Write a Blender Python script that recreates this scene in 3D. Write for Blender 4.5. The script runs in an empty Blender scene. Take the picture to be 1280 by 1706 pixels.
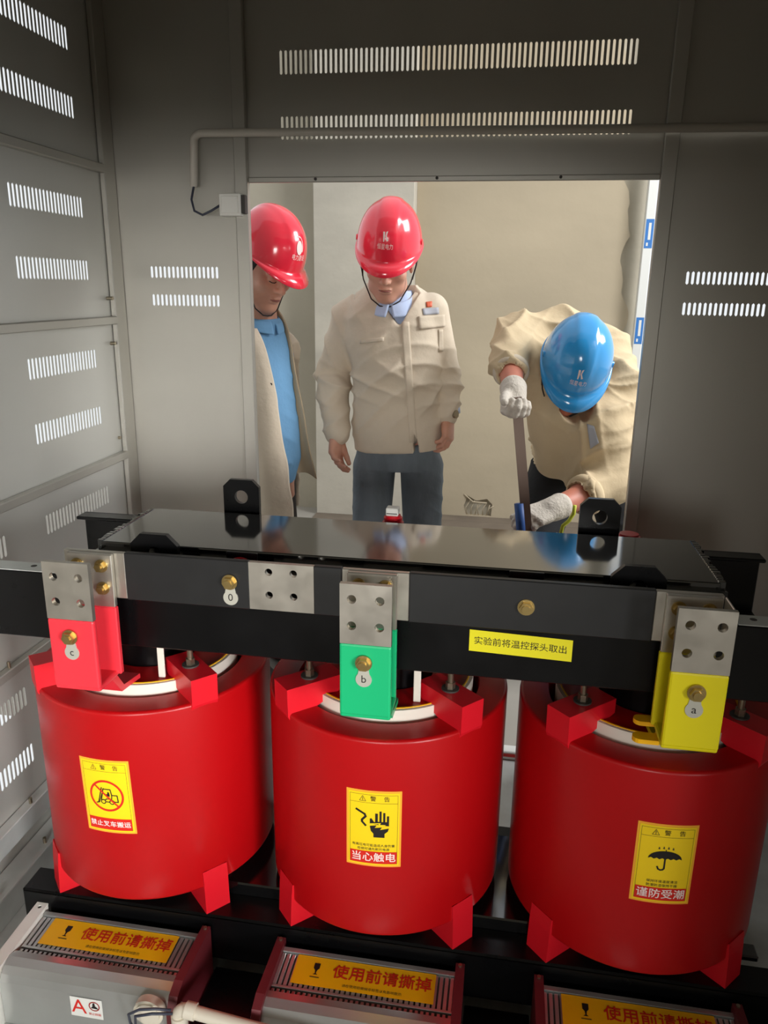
import bpy, bmesh, math, random
import numpy as np
from mathutils import Vector, Matrix
from mathutils.bvhtree import BVHTree
from math import sin, cos, pi, radians

random.seed(7)
scene = bpy.context.scene
col = scene.collection

# ------------------------------------------------------------------ camera
YAW, PITCH, ROLL, FOCAL = radians(9.08), radians(16.32), radians(0.78), 1280.0
CAM = Vector((0.0, 0.0, 1.45))
_fwd = Vector((-sin(YAW) * cos(PITCH), cos(YAW) * cos(PITCH), -sin(PITCH)))
_r0 = Vector((cos(YAW), sin(YAW), 0))
_u0 = _r0.cross(_fwd)
_right = _r0 * cos(ROLL) + _u0 * sin(ROLL)
_up = _u0 * cos(ROLL) - _r0 * sin(ROLL)
cam_data = bpy.data.cameras.new('camera')
cam = bpy.data.objects.new('camera', cam_data)
col.objects.link(cam)
cam.matrix_world = Matrix.Translation(CAM) @ Matrix((_right, _up, -_fwd)).transposed().to_4x4()
cam_data.sensor_fit = 'HORIZONTAL'
cam_data.sensor_width = 36.0
cam_data.lens = 36.0 * FOCAL / 1280.0
cam_data.clip_start = 0.02
scene.camera = cam

# ------------------------------------------------------------------ world, lights, exposure
world = bpy.data.worlds.new('world')
scene.world = world
world.use_nodes = True
bg = world.node_tree.nodes['Background']
bg.inputs['Color'].default_value = (0.93, 0.97, 1.0, 1)
bg.inputs['Strength'].default_value = 0.75
scene.view_settings.view_transform = 'Standard'
scene.view_settings.look = 'None'
scene.view_settings.gamma = 1.0
scene.view_settings.use_curve_mapping = False
scene.view_settings.exposure = 0.35
scene.cycles.use_denoising = True
scene.cycles.max_bounces = 8
scene.cycles.sample_clamp_indirect = 6.0


def area(name, loc, target, sx, sy, power, colr=(1, 1, 1), spread=180):
    d = bpy.data.lights.new(name, 'AREA')
    d.shape = 'RECTANGLE'
    d.spread = radians(spread)
    d.size, d.size_y, d.energy, d.color = sx, sy, power, colr
    o = bpy.data.objects.new(name, d)
    col.objects.link(o)
    o.location = loc
    o.rotation_euler = (Vector(target) - Vector(loc)).to_track_quat('-Z', 'Y').to_euler()
    return o


# daylight from the window beyond the opening; front and side lamps are added
area('added_light_front', (-0.2, -2.3, 1.28), (-0.82, 1.3, 0.68), 1.1, 0.8, 4.7, (1.0, 0.98, 0.95), 42)  # added lamp behind the camera, beam narrowed to leave the right coil dimmer
area('added_light_side', (1.9, -1.3, 1.2), (-1.15, 1.6, 0.60), 0.8, 1.0, 3.6, (0.98, 0.99, 1.0), 30)  # added lamp, narrow beam to brighten the left wall
area('window_daylight_hall', (2.6, 2.7, 3.0), (-0.1, 3.2, 0.9), 1.3, 1.3, 98, (0.97, 0.98, 1.0))


# ------------------------------------------------------------------ helpers
def at(px, py, Y):
    """point at depth Y seen at photo pixel (px, py)"""
    d = _right * ((px - 640) / FOCAL) - _up * ((py - 853) / FOCAL) + _fwd
    return CAM + d * (Y / d.y)


def srgb(r, g, b):
    f = lambda c: (c / 255 / 12.92) if c / 255 <= 0.04045 else ((c / 255 + 0.055) / 1.055) ** 2.4
    return (f(r), f(g), f(b))


MATS = {}


def mat(name, rgb, rough=0.5, metal=0.0, noise=0.0, nscale=8.0, stretch=(1, 1, 1), bump=0.0, bscale=60.0, rvar=0.0,
        coat=0.0, spec=0.5, bstretch=(1, 1, 1), sheen=0.0, sss=0.0):
    m = bpy.data.materials.new(name)
    m.use_nodes = True
    nt = m.node_tree
    b = nt.nodes['Principled BSDF']
    c = srgb(*rgb)
    b.inputs['Base Color'].default_value = (*c, 1)
    b.inputs['Roughness'].default_value = rough
    b.inputs['Metallic'].default_value = metal
    b.inputs['Specular IOR Level'].default_value = spec
    if coat:
        b.inputs['Coat Weight'].default_value = coat
        b.inputs['Coat Roughness'].default_value = 0.08
    if sheen:
        b.inputs['Sheen Weight'].default_value = sheen
    if sss:
        b.inputs['Subsurface Weight'].default_value = sss
        b.inputs['Subsurface Radius'].default_value = (0.01, 0.004, 0.002)
        b.inputs['Subsurface Scale'].default_value = 0.4
    tc = nt.nodes.new('ShaderNodeTexCoord')

    def noise_node(scale, st):
        mp = nt.nodes.new('ShaderNodeMapping')
        mp.inputs['Scale'].default_value = st
        nt.links.new(tc.outputs['Object'], mp.inputs['Vector'])
        n = nt.nodes.new('ShaderNodeTexNoise')
        n.inputs['Scale'].default_value = scale
        n.inputs['Detail'].default_value = 5
        nt.links.new(mp.outputs['Vector'], n.inputs['Vector'])
        return n

    if noise or rvar:
        n = noise_node(nscale, stretch)
        if noise:
            r = nt.nodes.new('ShaderNodeMapRange')
            r.inputs['From Min'].default_value = 0.3
            r.inputs['From Max'].default_value = 0.7
            r.inputs['To Min'].default_value = 1 - noise
            r.inputs['To Max'].default_value = 1 + noise
            nt.links.new(n.outputs['Fac'], r.inputs['Value'])
            mx = nt.nodes.new('ShaderNodeVectorMath')
            mx.operation = 'SCALE'
            mx.inputs[0].default_value = c
            nt.links.new(r.outputs['Result'], mx.inputs['Scale'])
            nt.links.new(mx.outputs['Vector'], b.inputs['Base Color'])
        if rvar:
            r2 = nt.nodes.new('ShaderNodeMapRange')
            r2.inputs['From Min'].default_value = 0.3
            r2.inputs['From Max'].default_value = 0.7
            r2.inputs['To Min'].default_value = rough - rvar
            r2.inputs['To Max'].default_value = rough + rvar
            nt.links.new(n.outputs['Fac'], r2.inputs['Value'])
            nt.links.new(r2.outputs['Result'], b.inputs['Roughness'])
    if bump:
        n2 = noise_node(bscale, bstretch)
        bp = nt.nodes.new('ShaderNodeBump')
        bp.inputs['Strength'].default_value = bump
        bp.inputs['Distance'].default_value = 0.01
        nt.links.new(n2.outputs['Fac'], bp.inputs['Height'])
        nt.links.new(bp.outputs['Normal'], b.inputs['Normal'])
    MATS[name] = m
    return m


M = MATS
mat('sheet_steel', (182, 179, 170), 0.42, 0.62, noise=0.05, nscale=3, stretch=(1, 1, .3), rvar=0.06)
mat('sheet_steel_lit', (196, 195, 188), 0.42, 0.45, noise=0.05, nscale=3, stretch=(1, 1, .3), rvar=0.06)  # lit copy of sheet_steel: the left wall's brightness is in its colour
mat('terminal_red', (228, 50, 62), 0.4)
mat('galvanised', (208, 211, 207), 0.42, 0.35, noise=0.10, nscale=14, rvar=0.08)
mat('concrete', (180, 172, 154), 0.95, noise=0.10, nscale=2.2, bump=0.25, bscale=18)
mat('concrete_pale', (194, 187, 172), 0.93, noise=0.10, nscale=2.4, stretch=(1, 1, 2.5), bump=0.3, bscale=14)
mat('plaster', (182, 168, 143), 0.95, noise=0.08, nscale=1.6, stretch=(.6, 1, 1.6), bump=0.25, bscale=12)
mat('hall_floor', (158, 152, 142), 0.8, noise=0.08, nscale=3)
mat('screed_dark', (112, 100, 86), 0.9, noise=0.15, nscale=6)
mat('coil_red', (174, 7, 13), 0.34, spec=0.4)
mat('bright_red', (214, 24, 38), 0.36, spec=0.4)
mat('winding_white', (222, 214, 200), 0.6)
mat('black_paint', (7, 7, 8), 0.30, spec=0.35, rvar=0.05)
mat('black_gloss', (12, 12, 13), 0.08, spec=1.0, coat=1.0)
mat('black_sleeve', (28, 28, 28), 0.42, noise=0.12, nscale=30)
mat('tinned', (196, 190, 178), 0.36, 0.85, noise=0.06, nscale=20, rvar=0.05)
mat('brass', (184, 160, 104), 0.34, 0.9, noise=0.1, nscale=60)
mat('steel_bolt', (160, 150, 130), 0.3, 0.9)
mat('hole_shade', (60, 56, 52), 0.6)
mat('green', (16, 176, 112), 0.40)
mat('yellow', (226, 210, 12), 0.40)
mat('label_yellow', (248, 210, 20), 0.45)
mat('label_edge', (250, 172, 50), 0.45)
mat('strip_yellow', (240, 228, 28), 0.45)
mat('fan_yellow', (246, 182, 8), 0.4)
mat('label_red', (214, 36, 24), 0.45)
mat('ink_black', (22, 14, 12), 0.6)
mat('ink_grey', (70, 62, 30), 0.6)
mat('ink_white', (250, 226, 220), 0.5)
mat('fan_silver', (200, 202, 200), 0.28, 0.75, noise=0.04, nscale=12)
mat('maroon', (104, 34, 40), 0.45)
mat('pvc', (216, 208, 190), 0.4)
mat('grey_tube', (206, 200, 188), 0.45)
mat('white_plastic', (232, 230, 222), 0.45)
mat('cable_dark', (58, 62, 76), 0.45)
mat('tag_metal', (206, 204, 190), 0.4, 0.5)
mat('film_blue', (58, 120, 190), 0.5)
mat('film_white', (226, 226, 220), 0.35)


class MB:
    """collects shapes and links them as one mesh object"""

    def __init__(self):
        self.v, self.f, self.fm, self.mats, self.sm = [], [], [], [], []

    def mi(self, m):
        if m not in self.mats:
            self.mats.append(m)
        return self.mats.index(m)

    def add(self, verts, faces, m, smooth=False, T=None):
        k = len(self.v)
        for p in verts:
            p = Vector(p)
            self.v.append(T @ p if T else p)
        i = self.mi(m)
        for f in faces:
            self.f.append([a + k for a in f])
            self.fm.append(i)
            self.sm.append(smooth)
        return self

    def bm(self, b, m, smooth=False, T=None):
        b.verts.index_update()
        self.add([v.co.copy() for v in b.verts], [[v.index for v in f.verts] for f in b.faces], m, smooth, T)
        b.free()
        return self

    def box(self, x0, x1, y0, y1, z0, z1, m, bev=0.0, T=None, seg=1):
        b = bmesh.new()
        bmesh.ops.create_cube(b, size=1)
        for v in b.verts:
            v.co = Vector(((x0 + x1) / 2 + v.co.x * (x1 - x0), (y0 + y1) / 2 + v.co.y * (y1 - y0),
                           (z0 + z1) / 2 + v.co.z * (z1 - z0)))
        if bev:
            bmesh.ops.bevel(b, geom=list(b.edges), offset=bev, segments=seg, affect='EDGES', profile=0.5)
        return self.bm(b, m, False, T)

    def cyl(self, p0, p1, r0, m, r1=None, n=24, cap=True, smooth=True):
        p0, p1 = Vector(p0), Vector(p1)
        r1 = r0 if r1 is None else r1
        d = (p1 - p0)
        q = d.to_track_quat('Z', 'Y').to_matrix().to_4x4()
        T = Matrix.Translation(p0) @ q
        L = d.length
        vs, fs = [], []
        for k in range(n):
            a = 2 * pi * k / n
            vs += [(r0 * cos(a), r0 * sin(a), 0), (r1 * cos(a), r1 * sin(a), L)]
        for k in range(n):
            j = (k + 1) % n
            fs.append([2 * k, 2 * j, 2 * j + 1, 2 * k + 1])
        self.add(vs, fs, m, smooth, T)
        if cap:
            self.add([(r0 * cos(2 * pi * k / n), r0 * sin(2 * pi * k / n), 0) for k in range(n)][::-1],
                     [list(range(n))], m, False, T)
            self.add([(r1 * cos(2 * pi * k / n), r1 * sin(2 * pi * k / n), L) for k in range(n)],
                     [list(range(n))], m, False, T)
        return self

    def lathe(self, prof, c, m, n=72, smooth=True, T=None):
        """closed profile [(r, z)] around the vertical through c; sharp: every profile segment has own vertices"""
        c = Vector(c)
        for i in range(len(prof) - 1):
            (r0, z0), (r1, z1) = prof[i], prof[i + 1]
            vs = [c + Vector((r0 * cos(2 * pi * k / n), r0 * sin(2 * pi * k / n), z0)) for k in range(n)]
            vs += [c + Vector((r1 * cos(2 * pi * k / n), r1 * sin(2 * pi * k / n), z1)) for k in range(n)]
            self.add(vs, [[k, (k + 1) % n, n + (k + 1) % n, n + k] for k in range(n)], m, smooth, T)
        return self

    def tube(self, pts, r, m, n=12, cap=True):
        pts = [Vector(p) for p in pts]
        rs = r if isinstance(r, (list, tuple)) else [r] * len(pts)
        vs, fs = [], []
        t0 = (pts[1] - pts[0]).normalized()
        nrm = t0.orthogonal().normalized()
        for i, p in enumerate(pts):
            if i == 0:
                t = t0
            elif i == len(pts) - 1:
                t = (pts[-1] - pts[-2]).normalized()
            else:
                t = ((pts[i + 1] - p).normalized() + (p - pts[i - 1]).normalized()).normalized()
            nrm = (nrm - t * nrm.dot(t)).normalized()
            bn = t.cross(nrm)
            for k in range(n):
                a = 2 * pi * k / n
                vs.append(p + (nrm * cos(a) + bn * sin(a)) * rs[i])
        for i in range(len(pts) - 1):
            for k in range(n):
                j = (k + 1) % n
                fs.append([i * n + k, i * n + j, (i + 1) * n + j, (i + 1) * n + k])
        if cap:
            fs.append([k for k in range(n)][::-1])
            fs.append([(len(pts) - 1) * n + k for k in range(n)])
        return self.add(vs, fs, m, True)

    def hexbolt(self, p, d, m, r=0.012, h=0.009, washer=True):
        """bolt head at p pointing along d"""
        p, d = Vector(p), Vector(d).normalized()
        if washer:
            self.cyl(p, p + d * 0.0025, r * 1.25, m, n=24, smooth=False)
        self.cyl(p + d * 0.0025, p + d * (0.0025 + h), r, m, n=6, smooth=False)
        self.cyl(p + d * (0.0025 + h), p + d * (h + 0.006), r * 0.62, m, n=14, smooth=False)
        return self

    def prism(self, poly, axis, a0, a1, m, T=None):
        """extrude a convex or simple polygon; axis 'x': poly is (y,z); 'y': (x,z); 'z': (x,y)"""
        def P(u, v, a):
            return {'x': (a, u, v), 'y': (u, a, v), 'z': (u, v, a)}[axis]
        n = len(poly)
        vs = [P(u, v, a0) for u, v in poly] + [P(u, v, a1) for u, v in poly]
        fs = [list(range(n))[::-1], [n + k for k in range(n)]]
        fs += [[k, (k + 1) % n, n + (k + 1) % n, n + k] for k in range(n)]
        return self.add(vs, fs, m, False, T)

    def build(self, name, parent=None, loc=None, recalc=True, **props):
        me = bpy.data.meshes.new(name)
        me.from_pydata([tuple(p) for p in self.v], [], self.f)
        for m in self.mats:
            me.materials.append(M[m])
        me.polygons.foreach_set('material_index', self.fm)
        me.polygons.foreach_set('use_smooth', self.sm)
        if recalc:
            b = bmesh.new()
            b.from_mesh(me)
            bmesh.ops.recalc_face_normals(b, faces=b.faces)
            b.to_mesh(me)
            b.free()
        me.update()
        o = bpy.data.objects.new(name, me)
        col.objects.link(o)
        if parent:
            o.parent = parent
            if parent.type == 'EMPTY' or True:
                o.matrix_parent_inverse = world_of(parent).inverted()
        if loc is not None:
            o.location = loc
        for k, v in props.items():
            o[k] = v
        return o


def world_of(o):
    mw = Matrix.LocRotScale(o.location, o.rotation_euler, o.scale)
    if o.parent:
        return world_of(o.parent) @ o.matrix_parent_inverse @ mw
    return mw


def empty(name, loc, label=None, category=None, group=None):
    o = bpy.data.objects.new(name, None)
    o.empty_display_size = 0.1
    col.objects.link(o)
    o.location = loc
    tag(o, label, category, group)
    return o


def tag(o, label=None, category=None, group=None, kind=None):
    if label: o['label'] = label
    if category: o['category'] = category
    if group: o['group'] = group
    if kind: o['kind'] = kind
    return o


def plate(outline, holes, thick, to3d):
    """flat sheet with holes: 2D filled curve -> (verts, faces) mapped by to3d(u, v, w)"""
    c = bpy.data.curves.new('tmp', 'CURVE')
    c.dimensions = '2D'
    c.fill_mode = 'BOTH'
    c.extrude = thick / 2
    for poly in [outline] + holes:
        s = c.splines.new('POLY')
        s.points.add(len(poly) - 1)
        for p, q in zip(s.points, poly):
            p.co = (q[0], q[1], 0, 1)
        s.use_cyclic_u = True
    o = bpy.data.objects.new('tmp', c)
    me = bpy.data.meshes.new_from_object(o)
    vs = [to3d(v.co.x, v.co.y, v.co.z) for v in me.vertices]
    fs = [list(p.vertices) for p in me.polygons]
    bpy.data.objects.remove(o)
    bpy.data.curves.remove(c)
    bpy.data.meshes.remove(me)
    return vs, fs


def slot(u0, u1, v0, v1, n=4):
    """vertical slot with rounded ends"""
    r = (u1 - u0) / 2
    cu = (u0 + u1) / 2
    pts = [(cu + r * cos(pi * k / n), v1 - r + r * sin(pi * k / n)) for k in range(n + 1)]
    pts += [(cu - r * cos(pi * k / n), v0 + r - r * sin(pi * k / n)) for k in range(n + 1)]
    return pts


def circ(u, v, r, n=20):
    return [(u + r * cos(2 * pi * k / n), v + r * sin(2 * pi * k / n)) for k in range(n)]


def rect(u0, u1, v0, v1):
    return [(u0, v0), (u1, v0), (u1, v1), (u0, v1)]


def text2d(body, size, res=2, align='CENTER', bold=0.0, shear=0.0):
    """text as flat (verts2d, faces), centred on the origin"""
    c = bpy.data.curves.new('tmp', 'FONT')
    c.body, c.size, c.align_x, c.align_y = body, size, align, 'CENTER'
    c.resolution_u = res
    c.offset = bold * size
    c.shear = shear
    o = bpy.data.objects.new('tmp', c)
    me = bpy.data.meshes.new_from_object(o)
    vs = [(v.co.x, v.co.y) for v in me.vertices]
    fs = [list(p.vertices) for p in me.polygons]
    bpy.data.objects.remove(o)
    bpy.data.curves.remove(c)
    bpy.data.meshes.remove(me)
    return vs, fs


def fill2d(polys):
    vs, fs = plate(polys[0], list(polys[1:]), 0, lambda u, v, w: (u, v))
    return vs, fs


def stroke2d(pts, w, closed=False):
    vs, fs = [], []
    n = len(pts)
    seg = n if closed else n - 1
    for i in range(seg):
        a, b = Vector((*pts[i], 0)), Vector((*pts[(i + 1) % n], 0))
        d = (b - a).normalized()
        q = Vector((-d.y, d.x, 0)) * w / 2
        e = d * w * 0.3
        k = len(vs)
        vs += [tuple((a - e + q).xy), tuple((a - e - q).xy), tuple((b + e - q).xy), tuple((b + e + q).xy)]
        fs.append([k, k + 1, k + 2, k + 3])
    return vs, fs


def grid2d(u0, u1, v0, v1, nu=16, nv=2):
    vs = [(u0 + (u1 - u0) * i / nu, v0 + (v1 - v0) * j / nv) for j in range(nv + 1) for i in range(nu + 1)]
    fs = [[j * (nu + 1) + i, j * (nu + 1) + i + 1, (j + 1) * (nu + 1) + i + 1, (j + 1) * (nu + 1) + i]
          for j in range(nv) for i in range(nu)]
    return vs, fs


class Sheet:
    """printed flat thing: layers of 2D shapes mapped onto a surface by fn(u, v, height)"""

    def __init__(self, fn, step=0.0006, fine=0):
        self.mb, self.fn, self.step, self.fine = MB(), fn, step, fine

    def put(self, shape, m, layer=1, du=0.0, dv=0.0, rot=0.0, sc=1.0):
        vs, fs = shape
        if self.fine and len(fs) < 60 and max(v[0] for v in vs) - min(v[0] for v in vs) > self.fine:
            b = bmesh.new()
            bv = [b.verts.new((v[0], v[1], 0)) for v in vs]
            for f in fs:
                if len(set(f)) > 2:
                    try:
                        b.faces.new([bv[i] for i in f])
                    except ValueError:
                        pass
            for _ in range(5):
                bmesh.ops.triangulate(b, faces=b.faces)
                long = [e for e in b.edges if e.calc_length() > self.fine]
                if not long:
                    break
                bmesh.ops.subdivide_edges(b, edges=long, cuts=1)
            bmesh.ops.triangulate(b, faces=b.faces)
            b.verts.index_update()
            vs, fs = [(v.co.x, v.co.y) for v in b.verts], [[v.index for v in f.verts] for f in b.faces]
            b.free()
        c, s = cos(rot), sin(rot)
        out = []
        for u, v in vs:
            u, v = u * sc, v * sc
            out.append(self.fn(u * c - v * s + du, u * s + v * c + dv, layer * self.step))
        self.mb.add(out, fs, m)
        return self

    def build(self, name, parent, **props):
        return self.mb.build(name, parent, recalc=False, **props)
# ------------------------------------------------------------------ the setting: steel enclosure and hall
XL, XR, YB, YF, ZT = -1.15, 0.80, 2.20, 0.70, 2.32
DX0, DX1, DZ1 = -0.74, 0.347, 1.722

mb = MB()
mb.box(XL - 0.05, XR + 0.05, YF - 0.05, YB + 0.003, -0.04, 0.0, 'galvanised')
mb.build('floor', kind='structure')
mb = MB()
mb.box(-6, 4, YB + 0.004, 6, -0.05, 0.0, 'hall_floor')
mb.box(-6, 4, -3, YF - 0.051, -0.05, 0.0, 'hall_floor')
mb.build('floor', kind='structure')
MB().box(XL, XR, YF, YB, ZT, ZT + 0.01, 'sheet_steel').build('ceiling', kind='structure')

# back sheet with the opening, two rows of slots above and two small vents
holes = []
for z0, z1 in ((1.985, 2.042), (1.828, 1.885)):
    for k in range(68):
        u = -0.646 + (0.264 + 0.646 - 0.0066) * k / 67
        holes.append(slot(u, u + 0.0066, z0, z1))
for x0 in (-1.048, 0.440):
    for z0, z1 in ((1.466, 1.500), (1.388, 1.422)):
        for k in range(16):
            u = x0 + 0.0132 * k
            holes.append(slot(u, u + 0.0072, z0, z1, 2))
out = [(XL, 0), (DX0, 0), (DX0, DZ1), (DX1, DZ1), (DX1, 0), (XR, 0), (XR, ZT), (XL, ZT)]
v, f = plate(out, holes, 0.0016, lambda u, v, w: (u, YB + w, v))
MB().add(v, f, 'sheet_steel').build('wall_back', kind='structure')

# left sheet with louvre slots in pairs of rows
holes = []
for z0 in (2.012, 1.855, 1.615, 1.456, 1.220, 1.061, 0.826, 0.662, 0.430, 0.270):
    for y0 in (1.716, 1.235):
        for k in range(21):
            u = y0 + 0.0153 * k
            holes.append(slot(u, u + 0.0092, z0, z0 + 0.054, 2))
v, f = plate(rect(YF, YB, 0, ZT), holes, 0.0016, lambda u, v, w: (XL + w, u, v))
MB().add(v, f, 'sheet_steel_lit').build('wall_left', kind='structure')
MB().box(XR - 0.0015, XR + 0.0015, YF, YB, 0, ZT, 'sheet_steel').build('wall_right', kind='structure')
mb = MB()
mb.box(0.74, XR, YF - 0.003, YF, 0, ZT, 'sheet_steel')
mb.box(XL, 0.74, YF - 0.003, YF, 1.70, ZT, 'sheet_steel')  # unseen header, hung low to shade the top of the back wall
mb.build('wall_front', kind='structure')

# frame: posts, rails, sill
tn = [0]


def trim(mb):
    tn[0] += 1
    return mb.build('trim_%d' % tn[0], kind='structure')


trim(MB().box(XL + 0.002, XL + 0.017, 2.135, YB - 0.002, 0, ZT, 'sheet_steel', 0.002))
trim(MB().box(DX0 - 0.036, DX0, YB - 0.022, YB - 0.002, 0, ZT, 'sheet_steel', 0.002))
trim(MB().box(DX1, DX1 + 0.036, YB - 0.022, YB - 0.002, 0, ZT, 'sheet_steel', 0.002))
mb = MB().box(DX0, DX1, YB - 0.012, YB - 0.002, DZ1 - 0.002, DZ1 + 0.012, 'sheet_steel', 0.002)
for x in (-0.55, -0.22, 0.10):
    mb.cyl((x, YB - 0.012, DZ1 + 0.006), (x, YB - 0.015, DZ1 + 0.006), 0.004, 'hole_shade', n=10)
trim(mb)
trim(MB().box(DX0, DX1, YB - 0.02, YB + 0.02, 0.0, 0.03, 'film_white', 0.003)
     .box(DX0 + 0.02, DX1 - 0.02, YB - 0.0215, YB - 0.02, 0.012, 0.022, 'label_red'))
for z in (1.752, 1.348, 0.952, 0.556):
    mb = MB().box(XL + 0.002, XL + 0.022, YF + 0.01, 2.134, z - 0.011, z + 0.011, 'sheet_steel', 0.002)
    for y in (1.30, 1.49, 1.68):
        if z < 0.9:
            mb.cyl((XL + 0.012, y, z + 0.011), (XL + 0.012, y, z + 0.026), 0.004, 'steel_bolt', n=8)
    trim(mb)
# stepped bottom beam along the left wall, with bolts
mb = MB().box(XL + 0.002, XL + 0.03, YF + 0.01, 2.134, 0.135, 0.19, 'galvanised', 0.002)
mb.box(XL + 0.002, XL + 0.06, YF + 0.01, 2.134, 0.0, 0.075, 'galvanised', 0.002)
for y in (1.12, 1.30, 1.49, 1.68, 1.9):
    mb.cyl((XL + 0.02, y, 0.19), (XL + 0.02, y, 0.205), 0.0045, 'steel_bolt', n=8)
    mb.cyl((XL + 0.045, y, 0.075), (XL + 0.045, y, 0.090), 0.0045, 'steel_bolt', n=8)
trim(mb)
# small hinge pins at the corner post
mb = MB()
for px, py in ((183, 497), (187, 572), (196, 729)):
    p = at(px, py, 2.12)
    mb.cyl(p - Vector((0.016, 0, 0)), p + Vector((0.010, 0, 0)), 0.005, 'steel_bolt', n=10)
trim(mb)

# hall around the photographer
MB().box(-6, 4, -3.0, YF + 0.2, 3.4, 3.45, 'concrete').build('ceiling', kind='structure')
MB().box(-6, 4, -3.05, -3.0, 0, 3.4, 'concrete').build('wall_hall', kind='structure')
MB().box(4, 4.05, -3.0, YF + 0.2, 0, 3.4, 'concrete').build('wall_hall', kind='structure')

# hall: far wall with recessed concrete, pillar, plaster with a ragged edge
YW = 4.87
MB().box(-1.82, 0.725, YW + 0.03, YW + 0.2, 0, 3.4, 'concrete').build('wall_far', kind='structure')
trim(MB().box(-1.21, -0.605, YW - 0.12, YW + 0.03, 0, 3.4, 'concrete_pale', 0.004))
poly = [(-0.604, 0), (0.78, 0)]
zz = 0.0
ragged = []
while zz < 3.4:
    zc = zz / 2.0
    ragged.append((0.735 - 0.07 * zz + 0.022 * sin(zz * 11) + 0.012 * sin(zz * 29 + 1) + random.uniform(-.006, .006), zz))
    zz += 0.035
poly = [(-0.604, 3.4), (-0.604, 0)] + ragged
hole = [(-0.235, 0.02), (-0.07, 0.02), (-0.065, 0.10), (-0.10, 0.135), (-0.17, 0.12), (-0.225, 0.15), (-0.25, 0.08)]
v, f = plate(poly, [hole], 0.03, lambda u, v, w: (u, YW + 0.015 + w, v))
MB().add(v, f, 'plaster').build('wall_plaster', kind='structure')
trim(MB().box(-1.21, 0.72, YW - 0.32, YW - 0.122, 0.0, 0.012, 'screed_dark').box(-0.604, 0.69, YW - 0.12, YW, 0.0, 0.012, 'screed_dark'))
# metal mesh and stub of pipe showing in the broken hole
mb = MB()
for k in range(7):
    x = -0.225 + 0.025 * k
    mb.tube([(x, YW + 0.01, 0.02), (x + 0.012 * (k % 3 - 1), YW - 0.005, 0.07), (x + 0.02, YW, 0.125 - 0.006 * k)], 0.003, 'plaster', n=6)
mb.tube([(-0.25, YW, 0.16), (-0.19, YW - 0.015, 0.115), (-0.1, YW - 0.01, 0.11)], 0.005, 'plaster', n=6)
trim(mb)
# window frame wrapped in printed film beside the plaster
WX = 0.70
mb = MB()
mb.box(WX, WX + 0.05, YW - 0.10, YW - 0.04, 0, 3.0, 'film_white', 0.003)
for z0, z1 in ((1.68, 1.835), (1.15, 1.30), (0.62, 0.77), (2.21, 2.36)):
    mb.box(WX + 0.006, WX + 0.049, YW - 0.1010, YW - 0.1002, z0, z1, 'film_blue')
    mb.box(WX + 0.022, WX + 0.036, YW - 0.1014, YW - 0.1011, z0 + 0.045, z0 + 0.135, 'film_white')
    mb.box(WX + 0.016, WX + 0.026, YW - 0.1014, YW - 0.1011, z0 + 0.012, z0 + 0.03, 'film_white')
tag(mb.build('window_1'), kind='structure')
# ------------------------------------------------------------------ transformer
YC = 1.4525
CX = (-0.742, -0.217, 0.308)
root = empty('transformer', (-0.2, YC, 0.0),
             'big dry type transformer with three red coils under a glossy black yoke', 'transformer')

# core: stepped yokes and limbs
mb = MB()
steps = [(0.120, 0.960), (0.136, 0.944), (0.152, 0.928)]
mb.box(-0.783, 0.387, YC - 0.118, YC + 0.125, 0.80, 0.960, 'black_gloss', 0.003, seg=2)
mb.box(-0.787, 0.391, YC - 0.138, YC + 0.138, 0.82, 0.945, 'black_gloss', 0.003, seg=2)
mb.box(-0.791, 0.395, YC - 0.153, YC + 0.153, 0.84, 0.927, 'black_gloss', 0.003)
mb.box(-0.783, 0.387, YC - 0.13, YC + 0.13, 0.03, 0.19, 'black_gloss', 0.003)
for cx in CX:
    mb.cyl((cx, YC, 0.15), (cx, YC, 0.86), 0.09, 'black_paint', n=32)
core = mb.build('core', root)
# stacked sheet edges: toothed ends of the yoke
for side, x in ((-1, -0.785), (1, 0.389)):
    mb = MB()
    y = YC - 0.135
    while y < YC + 0.125:
        w = random.uniform(0.006, 0.014)
        e = random.uniform(0.0, 0.009)
        zt = 0.9605 if abs(y - YC) < 0.115 else 0.9455
        mb.box(x - 0.006 if side > 0 else x - e, x + e if side > 0 else x + 0.006, y, y + w * 0.8, 0.86, zt + 0.0012, 'black_gloss', 0.0006)
        y += w
    mb.build('sheet_edges', core)

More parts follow.
